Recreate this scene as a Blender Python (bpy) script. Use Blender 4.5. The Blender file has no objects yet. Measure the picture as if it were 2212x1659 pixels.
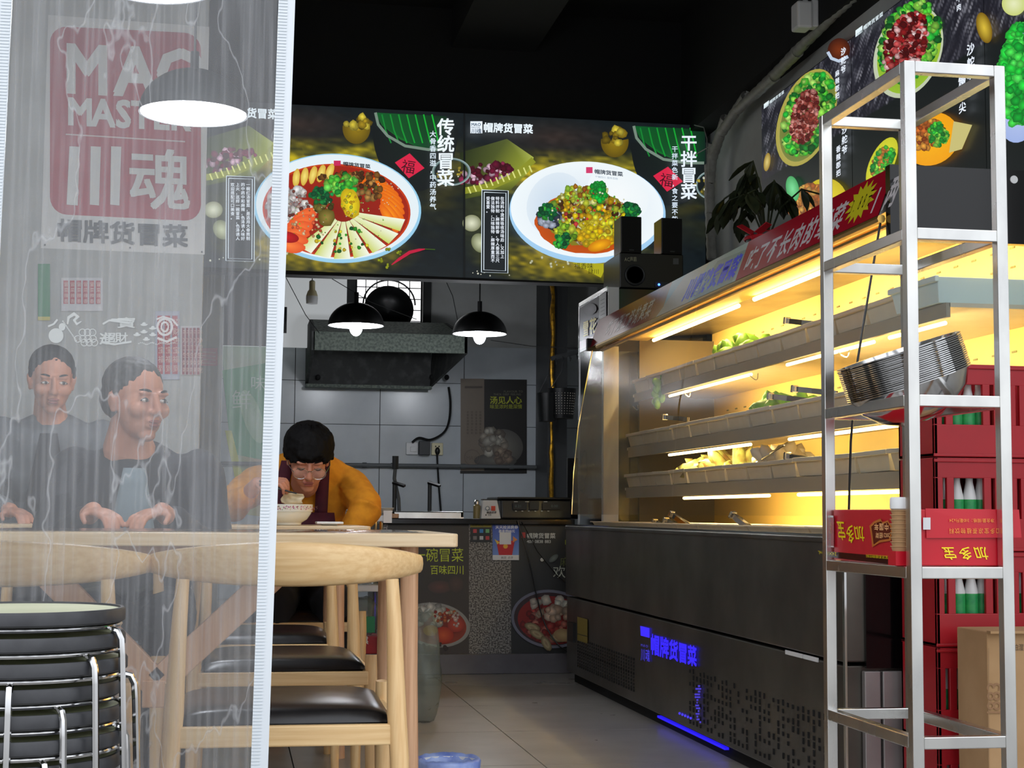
import bpy, math, random
from mathutils import Vector, Matrix, Euler, noise
random.seed(7)
R = math.radians
sc = bpy.context.scene
col = sc.collection
# ---------------- camera
F = 3450.0
PITCH, YAW, ROLL, CH = R(4.65), R(9.9), R(0.4), 0.80
cf = Vector((math.sin(YAW)*math.cos(PITCH), math.cos(YAW)*math.cos(PITCH), math.sin(PITCH)))
c_r = Vector((math.cos(YAW), -math.sin(YAW), 0)); c_u = c_r.cross(cf)
cr = c_r*math.cos(ROLL) + c_u*math.sin(ROLL); cu = -c_r*math.sin(ROLL) + c_u*math.cos(ROLL)
CP = Vector((0, 0, CH))
cam = bpy.data.objects.new('camera', bpy.data.cameras.new('camera')); col.objects.link(cam)
cam.data.sensor_width = 36; cam.data.lens = 36*F/2212; cam.data.clip_start = .05; cam.data.clip_end = 200
cam.matrix_world = Matrix.Translation(CP) @ Matrix((cr, cu, -cf)).transposed().to_4x4()
sc.camera = cam
# ---------------- world, exposure
w = bpy.data.worlds.new('world'); sc.world = w; w.use_nodes = True
nt = w.node_tree; bg = nt.nodes['Background']
tc = nt.nodes.new('ShaderNodeTexCoord'); sx = nt.nodes.new('ShaderNodeSeparateXYZ'); rp = nt.nodes.new('ShaderNodeValToRGB')
nt.links.new(tc.outputs['Generated'], sx.inputs[0]); nt.links.new(sx.outputs['Z'], rp.inputs[0])
e = rp.color_ramp.elements
e[0].position = 0.0; e[0].color = (.42, .43, .45, 1); e[1].position = .6; e[1].color = (1.0, 1.04, 1.12, 1)
m_ = e.new(.06); m_.color = (.55, .57, .6, 1)
nt.links.new(rp.outputs[0], bg.inputs[0]); bg.inputs[1].default_value = 2.0
sc.view_settings.view_transform = 'Standard'; sc.view_settings.look = 'None'
sc.view_settings.exposure = 0.0; sc.view_settings.gamma = 1.0; sc.view_settings.use_curve_mapping = False

def W(px, py, X=None, Y=None, Z=None):
    """world point where the ray of a photo pixel meets a real plane"""
    d = cf + (px-1106)/F*cr - (py-829.5)/F*cu
    t = X/d.x if X is not None else Y/d.y if Y is not None else (Z-CH)/d.z
    return CP + d*t

# ---------------- materials
def lin(c):
    return tuple(((v/255)/12.92 if v/255 <= .04045 else ((v/255+.055)/1.055)**2.4) for v in c[:3])
MATS = {}
def mat(name, c=(128,128,128), rough=.5, metal=0, c2=None, ns=20, stretch=(1,1,1), bump=0, bs=None, emit=0, spec=.5, trans=0, alpha=1, contrast=(.35,.65), rv=0):
    if name in MATS: return MATS[name]
    m = bpy.data.materials.new(name); m.use_nodes = True; MATS[name] = m
    n, l = m.node_tree.nodes, m.node_tree.links
    b = n['Principled BSDF']; a = lin(c)+(1,)
    b.inputs['Base Color'].default_value = a
    b.inputs['Roughness'].default_value = rough; b.inputs['Metallic'].default_value = metal
    b.inputs['Specular IOR Level'].default_value = spec
    b.inputs['Transmission Weight'].default_value = trans; b.inputs['Alpha'].default_value = alpha
    if emit: b.inputs['Emission Color'].default_value = a; b.inputs['Emission Strength'].default_value = emit
    if c2 or bump or rv:
        t = n.new('ShaderNodeTexCoord'); mp = n.new('ShaderNodeMapping'); nz = n.new('ShaderNodeTexNoise')
        mp.inputs['Scale'].default_value = stretch; nz.inputs['Scale'].default_value = ns; nz.inputs['Detail'].default_value = 5
        l.new(t.outputs['Object'], mp.inputs[0]); l.new(mp.outputs[0], nz.inputs[0])
        if c2:
            r = n.new('ShaderNodeValToRGB'); r.color_ramp.elements[0].position, r.color_ramp.elements[1].position = contrast
            r.color_ramp.elements[0].color = a; r.color_ramp.elements[1].color = lin(c2)+(1,)
            l.new(nz.outputs[0], r.inputs[0]); l.new(r.outputs[0], b.inputs['Base Color'])
        if rv:
            r2 = n.new('ShaderNodeMapRange'); r2.inputs[3].default_value = rough-rv; r2.inputs[4].default_value = rough+rv
            l.new(nz.outputs[0], r2.inputs[0]); l.new(r2.outputs[0], b.inputs['Roughness'])
        if bump:
            bp = n.new('ShaderNodeBump'); bp.inputs['Strength'].default_value = bump; bp.inputs['Distance'].default_value = .004
            nb = nz
            if bs: nb = n.new('ShaderNodeTexNoise'); nb.inputs['Scale'].default_value = bs; l.new(mp.outputs[0], nb.inputs[0])
            l.new(nb.outputs[0], bp.inputs['Height']); l.new(bp.outputs[0], b.inputs['Normal'])
    return m
def print_mat(name, emit=0, rough=.45, alpha=1):
    m = bpy.data.materials.new(name); m.use_nodes = True; n, l = m.node_tree.nodes, m.node_tree.links
    b = n['Principled BSDF']; v = n.new('ShaderNodeVertexColor'); v.layer_name = 'Col'
    b.inputs['Roughness'].default_value = rough; b.inputs['Alpha'].default_value = alpha
    if emit:
        l.new(v.outputs[0], b.inputs['Emission Color']); b.inputs['Emission Strength'].default_value = emit
        b.inputs['Base Color'].default_value = (.02,.02,.02,1)
    else: l.new(v.outputs[0], b.inputs['Base Color'])
    MATS[name] = m; return m
def glass_mat(name, tint=(.9,.94,.93), haze=.06, hazec=(.8,.8,.78), gl=.5, bump=0, ns=3, stretch=(1,1,1), rough=.03, crease=0, fog=0):
    m = bpy.data.materials.new(name); m.use_nodes = True; n, l = m.node_tree.nodes, m.node_tree.links
    for x in list(n):
        if x.type != 'OUTPUT_MATERIAL': n.remove(x)
    out = [x for x in n if x.type == 'OUTPUT_MATERIAL'][0]
    tr = n.new('ShaderNodeBsdfTransparent'); tr.inputs[0].default_value = tint+(1,)
    go = n.new('ShaderNodeBsdfGlossy'); go.inputs['Roughness'].default_value = rough
    df = n.new('ShaderNodeBsdfDiffuse'); df.inputs[0].default_value = hazec+(1,)
    tl = n.new('ShaderNodeBsdfTranslucent'); tl.inputs[0].default_value = hazec+(1,)
    ad = n.new('ShaderNodeMixShader'); ad.inputs[0].default_value = .35; l.new(df.outputs[0], ad.inputs[1]); l.new(tl.outputs[0], ad.inputs[2])
    fr = n.new('ShaderNodeFresnel'); fr.inputs[0].default_value = 1.45
    ml = n.new('ShaderNodeMath'); ml.operation = 'MULTIPLY'; ml.inputs[1].default_value = gl; l.new(fr.outputs[0], ml.inputs[0])
    m1 = n.new('ShaderNodeMixShader'); m1.inputs[0].default_value = haze
    l.new(tr.outputs[0], m1.inputs[1]); l.new(ad.outputs[0], m1.inputs[2])
    m2 = n.new('ShaderNodeMixShader'); l.new(ml.outputs[0], m2.inputs[0]); l.new(m1.outputs[0], m2.inputs[1]); l.new(go.outputs[0], m2.inputs[2])
    l.new(m2.outputs[0], out.inputs[0])
    if fog:   # condensation, thickest at the far end; its dark haze also paints shade there
        t = n.new('ShaderNodeTexCoord'); sp_ = n.new('ShaderNodeSeparateXYZ'); l.new(t.outputs['Object'], sp_.inputs[0])
        g1 = n.new('ShaderNodeMapRange'); g1.interpolation_type = 'SMOOTHSTEP'; g1.inputs[1].default_value = .1; g1.inputs[2].default_value = 1.75; g1.inputs[3].default_value = .10; g1.inputs[4].default_value = 1
        l.new(sp_.outputs['Y'], g1.inputs[0])
        nz = n.new('ShaderNodeTexNoise'); nz.inputs['Scale'].default_value = 2.2; nz.inputs['Detail'].default_value = 3; l.new(t.outputs['Object'], nz.inputs[0])
        g2 = n.new('ShaderNodeMapRange'); g2.inputs[1].default_value = .3; g2.inputs[2].default_value = .7; g2.inputs[3].default_value = .6*fog; g2.inputs[4].default_value = fog; l.new(nz.outputs[0], g2.inputs[0])
        g3 = n.new('ShaderNodeMath'); g3.operation = 'MULTIPLY'; l.new(g1.outputs[0], g3.inputs[0]); l.new(g2.outputs[0], g3.inputs[1]); l.new(g3.outputs[0], m1.inputs[0])
    if bump or crease:
        t = n.new('ShaderNodeTexCoord'); mp = n.new('ShaderNodeMapping'); mp.inputs['Scale'].default_value = stretch
        l.new(t.outputs['Object'], mp.inputs[0])
        nz = n.new('ShaderNodeTexNoise'); nz.inputs['Scale'].default_value = ns; nz.inputs['Detail'].default_value = 3; nz.inputs['Distortion'].default_value = .8
        l.new(mp.outputs[0], nz.inputs[0])
        bp = n.new('ShaderNodeBump'); bp.inputs['Strength'].default_value = 1; bp.inputs['Distance'].default_value = bump
        l.new(nz.outputs[0], bp.inputs['Height'])
        l.new(bp.outputs[0], go.inputs['Normal']); l.new(bp.outputs[0], fr.inputs['Normal'])
        if crease:   # crease glints painted as whiter haze lines, plus pale vertical streaks
            wv = n.new('ShaderNodeTexNoise'); wv.inputs['Scale'].default_value = ns*.8; wv.inputs['Detail'].default_value = 5; l.new(mp.outputs[0], wv.inputs[0])
            a1 = n.new('ShaderNodeMath'); a1.operation = 'SUBTRACT'; a1.inputs[1].default_value = .5; l.new(wv.outputs[0], a1.inputs[0])
            a2 = n.new('ShaderNodeMath'); a2.operation = 'ABSOLUTE'; l.new(a1.outputs[0], a2.inputs[0])
            a3 = n.new('ShaderNodeMapRange'); a3.inputs[1].default_value = 0; a3.inputs[2].default_value = .0035; a3.inputs[3].default_value = haze+crease; a3.inputs[4].default_value = haze*.75
            l.new(a2.outputs[0], a3.inputs[0])
            b1 = n.new('ShaderNodeTexNoise'); b1.inputs['Scale'].default_value = 5; b1.inputs['Detail'].default_value = 6
            mp2 = n.new('ShaderNodeMapping'); mp2.inputs['Scale'].default_value = (20,1,.4); l.new(t.outputs['Object'], mp2.inputs[0]); l.new(mp2.outputs[0], b1.inputs[0])
            b2 = n.new('ShaderNodeMapRange'); b2.inputs[1].default_value = .45; b2.inputs[2].default_value = .75; b2.inputs[3].default_value = 0; b2.inputs[4].default_value = .20
            l.new(b1.outputs[0], b2.inputs[0])
            sm = n.new('ShaderNodeMath'); sm.operation = 'ADD'; l.new(a3.outputs[0], sm.inputs[0]); l.new(b2.outputs[0], sm.inputs[1])
            l.new(sm.outputs[0], m1.inputs[0])
    MATS[name] = m; return m

# ---------------- mesh building
ORG = {}
def tag(o, label=None, cat=None, group=None, kind=None):
    if label: o['label'] = label
    if cat: o['category'] = cat
    if group: o['group'] = group
    if kind: o['kind'] = kind
    return o
def thing(name, label, cat, loc=(0,0,0), rz=0, group=None):
    o = bpy.data.objects.new(name, None); col.objects.link(o); o.location = loc; o.rotation_euler = (0,0,rz)
    o.empty_display_size = .05
    ORG[o] = Vector(loc); return tag(o, label, cat, group)
def dup(o, loc=None, rot=None, label=None, group=None, parent=None):
    c = o.copy(); col.objects.link(c); c.parent = parent
    for ch in o.children: dup(ch, parent=c)
    if loc is not None: c.location = loc; ORG[c] = Vector(loc)
    if rot is not None: c.rotation_euler = rot
    if label: c['label'] = label
    if group: c['group'] = group
    return c
class M:
    def __init__(s): s.v = []; s.f = []; s.c = []; s.n = 0
    def add(s, v, f, c=None):
        b = len(s.v); s.v += [tuple(p) for p in v]; s.f += [tuple(i+b for i in q) for q in f]
        if c is None: c = (.5,.5,.5)
        s.c += (c if isinstance(c, list) else [c]*len(v)); return s
    def box(s, x0, x1, y0, y1, z0, z1, c=None):
        v = [(x,y,z) for z in (z0,z1) for y in (y0,y1) for x in (x0,x1)]
        return s.add(v, [(0,2,3,1),(4,5,7,6),(0,1,5,4),(2,6,7,3),(0,4,6,2),(1,3,7,5)], c)
    def obox(s, p0, p1, wx, wy, side=(1,0,0), c=None):
        """bar from p0 to p1 with rectangular section"""
        p0, p1 = Vector(p0), Vector(p1); d = (p1-p0).normalized(); a = Vector(side); a = (a-d*a.dot(d)).normalized(); b = d.cross(a)
        v = [p + a*i*wx/2 + b*j*wy/2 for p in (p0,p1) for j in (-1,1) for i in (-1,1)]
        return s.add(v, [(0,2,3,1),(4,5,7,6),(0,1,5,4),(2,6,7,3),(0,4,6,2),(1,3,7,5)], c)
    def tube(s, pts, r, n=8, closed=False, sq=1.0):
        pts = [Vector(p) for p in pts]; N = len(pts); rs = r if isinstance(r, (list,tuple)) else [r]*N
        up = None; rings = []
        for i, p in enumerate(pts):
            if closed: d = pts[(i+1)%N]-pts[i-1]
            else: d = pts[min(i+1,N-1)]-pts[max(i-1,0)]
            d.normalize()
            if up is None: up = Vector((0,0,1)) if abs(d.z) < .9 else Vector((0,1,0))
            a = up - d*up.dot(d)
            if a.length < 1e-6: a = d.orthogonal()
            a.normalize(); up = a; b = d.cross(a)
            rings.append([p + (a*math.sin(t)*sq + b*math.cos(t))*rs[i] for t in [2*math.pi*k/n for k in range(n)]])
        v = [q for g in rings for q in g]; f = []
        for i in range(N if closed else N-1):
            for k in range(n):
                j = (i+1)%N; f.append((i*n+k, i*n+(k+1)%n, j*n+(k+1)%n, j*n+k))
        if not closed: f += [tuple(range(n))[::-1], tuple(range((N-1)*n, N*n))]
        return s.add(v, f)
    def lathe(s, prof, c=(0,0,0), n=24, mtx=None, cap=True):
        v = []; f = []; K = len(prof)
        for k in range(n):
            a = 2*math.pi*k/n
            for r, z in prof:
                p = Vector((r*math.cos(a), r*math.sin(a), z))
                if mtx: p = mtx @ p
                v.append(p + Vector(c))
        for k in range(n):
            j = (k+1)%n
            for i in range(K-1): f.append((k*K+i, j*K+i, j*K+i+1, k*K+i+1))
        if cap:
            if prof[0][0] > 1e-5: f.append(tuple(k*K for k in range(n))[::-1])
            if prof[-1][0] > 1e-5: f.append(tuple(k*K+K-1 for k in range(n)))
        return s.add(v, f)
    def ell(s, c, r, rot=None, nu=16, nv=10):
        v = []; f = []
        for i in range(nv+1):
            th = math.pi*i/nv
            for k in range(nu):
                a = 2*math.pi*k/nu; p = Vector((math.sin(th)*math.cos(a)*r[0], math.sin(th)*math.sin(a)*r[1], math.cos(th)*r[2]))
                if rot: p = rot @ p
                v.append(p + Vector(c))
        for i in range(nv):
            for k in range(nu): f.append((i*nu+k, (i+1)*nu+k, (i+1)*nu+(k+1)%nu, i*nu+(k+1)%nu))
        return s.add(v, f)
    def cap(s, p0, p1, r0, r1, n=12):
        p0, p1 = Vector(p0), Vector(p1); d = (p1-p0); L = d.length; d.normalize(); pts = []; rs = []
        for t in (-90,-60,-30,0): pts.append(p0+d*math.sin(R(t))*r0); rs.append(max(r0*math.cos(R(t)), 1e-4))
        for t in (0,30,60,90): pts.append(p1+d*math.sin(R(t))*r1); rs.append(max(r1*math.cos(R(t)), 1e-4))
        return s.tube(pts, rs, n)
    def prism(s, poly, off, c=None):
        poly = [Vector(p) for p in poly]; off = Vector(off); n = len(poly)
        v = poly + [p+off for p in poly]
        return s.add(v, [tuple(range(n))[::-1], tuple(range(n,2*n))] + [(i,(i+1)%n,n+(i+1)%n,n+i) for i in range(n)], c)
    def grid(s, fn, nu, nv, cf=None):
        v = [fn(i/nu, j/nv) for j in range(nv+1) for i in range(nu+1)]
        c = [cf(i/nu, j/nv) for j in range(nv+1) for i in range(nu+1)] if cf else None
        f = [(j*(nu+1)+i, j*(nu+1)+i+1, (j+1)*(nu+1)+i+1, (j+1)*(nu+1)+i) for j in range(nv) for i in range(nu)]
        return s.add(v, f, c)
    def build(s, name, m, parent=None, smooth=False, bevel=0, colors=False, label=None, kind=None, solid=0, angle=40):
        if parent is not None: o0 = ORG[parent]
        else:
            xs = [p[0] for p in s.v]; ys = [p[1] for p in s.v]; zs = [p[2] for p in s.v]
            o0 = Vector(((min(xs)+max(xs))/2, (min(ys)+max(ys))/2, min(zs)))
        me = bpy.data.meshes.new(name)
        me.from_pydata([(p[0]-o0.x, p[1]-o0.y, p[2]-o0.z) for p in s.v], [], s.f)
        me.materials.append(MATS[m] if isinstance(m, str) else m)
        if colors:
            ca = me.color_attributes.new('Col', 'FLOAT_COLOR', 'POINT')
            ca.data.foreach_set('color', [x for q in s.c for x in (q[0],q[1],q[2],1)])
        if smooth:
            me.polygons.foreach_set('use_smooth', [True]*len(me.polygons))
            if smooth != 2: me.set_sharp_from_angle(angle=R(angle))
        o = bpy.data.objects.new(name, me); col.objects.link(o)
        if parent is None: o.location = o0; ORG[o] = o0
        else: o.parent = parent; ORG[o] = o0
        if bevel:
            b = o.modifiers.new('b', 'BEVEL'); b.width = bevel; b.segments = 2; b.limit_method = 'ANGLE'; b.harden_normals = False
        if solid:
            b = o.modifiers.new('s', 'SOLIDIFY'); b.thickness = solid; b.offset = 0
        if label: o['label'] = label
        if kind: o['kind'] = kind
        return o
def blob(name, mm, m, parent=None, voxel=.005, it=4, disp=0, dscale=30, label=None):
    """join primitives into one continuous skin (voxel remesh), smoothed"""
    o = mm.build(name+'_tmp', m, parent); me0 = o.data
    r = o.modifiers.new('r','REMESH'); r.mode = 'VOXEL'; r.voxel_size = voxel
    s = o.modifiers.new('s','SMOOTH'); s.factor = .5; s.iterations = it
    me = bpy.data.meshes.new_from_object(o.evaluated_get(bpy.context.evaluated_depsgraph_get()))
    me.polygons.foreach_set('use_smooth', [True]*len(me.polygons))
    if disp:
        nn = [v.normal.copy() for v in me.vertices]; cc = [v.co.copy() for v in me.vertices]
        me.vertices.foreach_set('co', [x for c, q in zip(cc, nn) for x in (c + q*disp*noise.noise(c*dscale))]); me.update()
    o.modifiers.clear(); o.data = me; bpy.data.meshes.remove(me0); o.name = name; me.name = name
    if label: o['label'] = label
    return o

def sm(P, n=6):
    P = [Vector(p) for p in P]; Q = []
    for i in range(len(P)-1):
        a, b, c, d = P[max(i-1,0)], P[i], P[i+1], P[min(i+2,len(P)-1)]
        for k in range(n):
            t = k/n; Q.append(.5*((2*b)+(c-a)*t+(2*a-5*b+4*c-d)*t*t+(3*b-a-3*c+d)*t**3))
    return Q+[P[-1]]
# ---------------- flat print: coloured shapes and lettering laid on a real surface
GL = {}
def glyph(ch, bold=0.0):
    k = (ch, bold)
    if k in GL: return GL[k]
    c = bpy.data.curves.new('g', 'FONT'); c.body = ch; c.size = 1; c.resolution_u = 2; c.offset = bold; c.fill_mode = 'FRONT'
    o = bpy.data.objects.new('g', c)
    me = bpy.data.meshes.new_from_object(o)
    v = [(p.co.x, p.co.y) for p in me.vertices]; f = [tuple(q.vertices) for q in me.polygons]
    xs = [p[0] for p in v] or [0]
    GL[k] = (v, f, max(xs)+.06 if ord(ch) < 256 else 1.0)
    bpy.data.objects.remove(o); bpy.data.curves.remove(c); bpy.data.meshes.remove(me)
    return GL[k]
class Cv:
    def __init__(s, mp, eps=.0003): s.mp = mp; s.m = M(); s.l = 1; s.e = eps
    def _a(s, pts, f, c):
        s.m.add([s.mp(p[0], p[1], s.l*s.e) for p in pts], f, c); 
    def poly(s, pts, c, c2=None):
        s.l += 1; C = lin(c)
        s._a(pts, [tuple(range(len(pts)))], [C]*len(pts) if c2 is None else [lin(q) for q in c2])
    def rect(s, x0, y0, x1, y1, c): s.poly([(x0,y0),(x1,y0),(x1,y1),(x0,y1)], c)
    def ell(s, cx, cy, rx, ry, c, c2=None, rot=0, n=28, inc=1, jag=0, a0=0, a1=360):
        s.l += inc; ca, sa = math.cos(R(rot)), math.sin(R(rot)); P = [(cx,cy)]
        full = (a1-a0) >= 360
        for k in range(n if full else n+1):
            a = R(a0+(a1-a0)*k/n); j = 1+random.uniform(-jag,jag); x, y = rx*math.cos(a)*j, ry*math.sin(a)*j
            P.append((cx+x*ca-y*sa, cy+x*sa+y*ca))
        f = [(0,k+1,(k+1)%n+1 if full else k+2) for k in range(n)]
        s._a(P, f, [lin(c)]+[lin(c2 or c)]*(len(P)-1))
    def ring(s, cx, cy, rx, ry, w, c, c2=None, rot=0, n=48, shade=None):
        s.l += 1; ca, sa = math.cos(R(rot)), math.sin(R(rot)); P = []; Cc = []
        for k in range(n):
            a = 2*math.pi*k/n
            for q in (1, 1-w):
                x, y = rx*math.cos(a)*q, ry*math.sin(a)*q; P.append((cx+x*ca-y*sa, cy+x*sa+y*ca)); Cc.append(lin(c if q == 1 else (c2 or c)))
        s._a(P, [(2*k,2*k+1,(2*k+3)%(2*n),(2*k+2)%(2*n)) for k in range(n)], Cc)
    def line(s, pts, w, c):
        s.l += 1; P = []; n = len(pts)
        for i in range(n):
            a = pts[max(i-1,0)]; b = pts[min(i+1,n-1)]; dx, dy = b[0]-a[0], b[1]-a[1]; L = math.hypot(dx,dy) or 1
            ww = w[i] if isinstance(w, list) else w
            P += [(pts[i][0]-dy/L*ww/2, pts[i][1]+dx/L*ww/2), (pts[i][0]+dy/L*ww/2, pts[i][1]-dx/L*ww/2)]
        s._a(P, [(2*i,2*i+1,2*i+3,2*i+2) for i in range(n-1)], [lin(c)]*len(P))
    def scat(s, cx, cy, rx, ry, n, sz, cols, rot=0, asp=1.0, rnd=1.0):
        ca, sa = math.cos(R(rot)), math.sin(R(rot))
        for _ in range(n):
            a = random.uniform(0,6.283); q = math.sqrt(random.random())
            x, y = rx*q*math.cos(a), ry*q*math.sin(a); c = random.choice(cols); z = sz*random.uniform(.6,1.3)
            k = random.uniform(.8,1.15); c = tuple(min(255,v*k) for v in c); d = tuple(v*.62 for v in c)
            s.ell(cx+x*ca-y*sa, cy+x*sa+y*ca, z*asp, z, c, d, rot=random.uniform(0,180)*rnd, n=8, inc=.12, jag=.2)
    def text(s, st, x, y, size, c, D=(1,0), U=(1,0), V=(0,-1), adv=1.0, bold=0.0):
        s.l += 1; px, py = x, y; C = lin(c); offs = [(0,0)] if not bold else [(bold*.5*i, bold*.5*j) for i in (-1,1) for j in (-1,1)]
        for ch in st:
            if ch == ' ': px += D[0]*size*adv*.4; py += D[1]*size*adv*.4; continue
            v, f, a = glyph(ch)
            a = a if ord(ch) < 256 else 1.0
            for ox, oy in (offs if v else ()):
                s.l += .07; s._a([(px+size*((p[0]+ox)*U[0]+(p[1]+oy)*V[0]), py+size*((p[0]+ox)*U[1]+(p[1]+oy)*V[1])) for p in v], f, C)
            st_ = size*adv*a; px += D[0]*st_; py += D[1]*st_
    def build(s, name, m, parent, **k): return s.m.build(name, m, parent, colors=True, **k)
def pl(pos, dist=None, **k):
    """canvas map in photo pixels onto a plane of the place (Y= or X=)"""
    ax, val = list(k.items())[0]
    return lambda x, y, l: W(x, y, **{ax: val-l})
# ---------------- materials list
mat('black_ceiling', (14,15,16), .9)
mat('wall_paint', (190,193,192), .8, c2=(170,172,170), ns=3)
mat('dark_wall', (22,24,26), .85)
mat('tile_wall', (196,203,208), .22, c2=(182,190,196), ns=4)
mat('grout', (60,62,62), .9)
mat('tile_floor', (168,163,156), .3, c2=(148,143,136), ns=3, rv=.08)
mat('grout_floor', (58,56,53), .9)
mat('pavement', (150,148,144), .85, c2=(130,128,124), ns=6)
mat('wood', (238,204,150), .42, c2=(224,184,128), ns=5, stretch=(1,24,24), bump=.04)
mat('wood_leg', (238,202,148), .42, c2=(224,182,126), ns=5, stretch=(24,24,1), bump=.04)
mat('wood_pink', (220,176,138), .42, c2=(198,150,112), ns=5, stretch=(24,24,1), bump=.04)
mat('wood_top', (240,216,178), .3, c2=(226,196,152), ns=5, stretch=(1,24,24), bump=.03)
mat('leather', (16,15,16), .28, c2=(26,24,25), ns=14, bump=.35, bs=9)
mat('steel', (232,232,228), .26, metal=1, c2=(200,200,198), ns=7, stretch=(1,1,.5), rv=.1)
mat('steel_dark', (116,112,104), .36, metal=.8, c2=(92,88,82), ns=3, rv=.12)
mat('steel_door', (176,172,170), .35, metal=.45, c2=(150,144,142), ns=4)
mat('chrome', (205,205,205), .12, metal=1)
mat('galv', (112,122,112), .6, metal=.15, c2=(78,88,82), ns=60, contrast=(.4,.62), rv=.1)
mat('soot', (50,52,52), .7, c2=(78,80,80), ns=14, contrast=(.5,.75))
mat('black_plastic', (14,14,15), .35)
mat('black_matte', (10,10,11), .8)
mat('black_gloss', (8,8,9), .12)
mat('dark_grey', (52,54,56), .5)
mat('stool_rim', (44,45,48), .45, c2=(56,57,60), ns=30)
mat('stool_top', (206,208,176), .4, c2=(190,194,160), ns=5)
mat('white_plastic', (225,226,226), .4)
mat('tray_white', (205,196,180), .45, c2=(196,186,168), ns=12)
mat('tray_blue', (205,224,232), .4)
mat('cream_panel', (252,216,130), .5)
mat('red_plastic', (178,22,34), .4, c2=(162,20,32), ns=5)
mat('red_print', (190,16,36), .35)
mat('cardboard', (186,150,108), .85, c2=(174,138,96), ns=8)
mat('pvc_white', (226,232,236), .4)
mat('pipe_grey', (96,100,102), .5)
mat('conduit', (160,160,154), .5, c2=(140,140,134), ns=25, bump=.3)
mat('gold', (190,140,30), .3, metal=.8, c2=(110,80,20), ns=40, bump=.6)
mat('granite', (150,146,140), .35, c2=(74,70,66), ns=130, contrast=(.46,.54))
mat('marble', (112,110,114), .3, c2=(92,88,92), ns=4)
mat('hair', (7,6,7), .75, c2=(13,12,13), ns=80, stretch=(1,1,.2), bump=.5, spec=.15)
mat('hair_grey', (70,68,66), .6, c2=(40,39,39), ns=80, stretch=(1,1,.2), bump=.5)
mat('skin', (196,138,112), .5, c2=(186,126,102), ns=9)
mat('skin_tan', (206,146,118), .5, c2=(190,130,104), ns=9)
mat('lips', (150,84,76), .5)
mat('sweater', (224,150,30), .9, c2=(206,132,22), ns=26, bump=.25, bs=60)
mat('apron', (74,12,36), .85, c2=(60,10,30), ns=20)
mat('trousers', (24,25,30), .9)
mat('jacket_dark', (44,44,50), .85, c2=(30,30,36), ns=10)
mat('jacket_grey', (112,116,120), .85, c2=(92,96,100), ns=8)
mat('shirt_blue', (126,140,146), .85)
mat('porcelain', (232,232,220), .18)
mat('leaf', (30,40,24), .5, c2=(52,58,34), ns=20)
mat('pot_dark', (40,42,38), .5)
mat('ribbon', (190,24,40), .6)
mat('wok', (22,23,24), .35, metal=.4)
mat('window_frame', (38,40,40), .6)
mat('bag_clear', (150,160,150), .25, c2=(110,118,108), ns=14, alpha=.45, bump=.9, bs=18)
mat('bag_blue', (96,120,200), .35, c2=(170,190,235), ns=16, alpha=.9, bump=.9, bs=14)
mat('green', (30,130,80), .5)
mat('bottle_white', (214,216,214), .25)
mat('bottle_green', (30,140,80), .35, c2=(60,170,90), ns=40)
mat('veg', (120,170,50), .5, c2=(80,130,40), ns=30)
mat('food_dark', (120,90,50), .6, c2=(150,160,90), ns=30)
mat('daylight_panel', (255,255,255), .5, emit=1.6)
mat('lamp_white', (250,252,255), .5, emit=4)
mat('lamp_bulb', (235,240,255), .5, emit=14)
mat('end_wall', (120,108,84), .6)
mat('rail_grey', (150,140,126), .6)
mat('eye_white', (220,216,208), .3)
mat('iris', (24,16,12), .3)
mat('tube_warm', (255,222,150), .5, emit=14)
mat('tube_shelf', (255,222,150), .5, emit=9)
mat('blue_strip_glow', (44,30,255), .5, emit=.8)
mat('blue_led_dim', (60,50,235), .5, emit=.7)
mat('lens_glass', (230,232,235), .1, alpha=.07)
print_mat('print_lit', emit=1.0)
print_mat('print_matte'); print_mat('print_gloss', rough=.15)
print_mat('print_veil', alpha=.65)
glass_mat('case_glass', tint=(.96,.96,.94), haze=.04, hazec=(.13,.12,.10), gl=.05, fog=.85, rough=.22)  # dark haze tint stands in for the unlit far end
glass_mat('end_glass', tint=(.93,.96,.95), haze=.03, gl=.25)
glass_mat('curtain_pvc', tint=(.93,.95,.96), haze=.24, hazec=(.74,.76,.79), gl=1.2, bump=.03, ns=1.6, stretch=(2.4,1,.9), rough=.06, crease=.2)

XL, XR, YF, YB, ZC = -2.4, 2.6, 2.95, 11.3, 3.6
# ---------------- shell
def struct(o): o['kind'] = 'structure'; return o
m = M().box(XL, XR, YF, YB, -.12, -.006); fl = struct(m.build('floor', 'grout_floor'))
proto = None
x = 1.0-.79*5
while x < XR:
    y = 5.1-.79*3
    while y < YB:
        x0, x1, y0, y1 = max(x,XL)+.002, min(x+.79,XR)-.002, max(y,YF)+.002, min(y+.79,YB)-.002
        if x1-x0 > .02 and y1-y0 > .02:
            M().box(x0, x1, y0, y1, -.006, 0).build('tile', 'tile_floor', fl)
        y += .79
    x += .79
struct(M().box(-8, 8, -6, YF, -.14, -.02).build('ground', 'pavement'))
struct(M().box(XL-.1, XR+.1, YF, YB+.1, ZC, ZC+.1).build('ceiling', 'black_ceiling'))
struct(M().box(XR, XR+.1, YF, YB+.1, -.1, ZC).build('wall_right', 'wall_paint'))
struct(M().box(XL-.1, XL, YF, YB+.1, -.1, ZC).build('wall_left', 'wall_paint'))
# shop front fascia above the opening
struct(M().box(-8, 8, YF-.1, YF, 3.0, 4.6).box(-8, XL-.1, YF-.1, YF, -.1, 3.0).box(XR+.1, 8, YF-.1, YF, -.1, 3.0).build('wall_front', 'dark_wall'))
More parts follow.
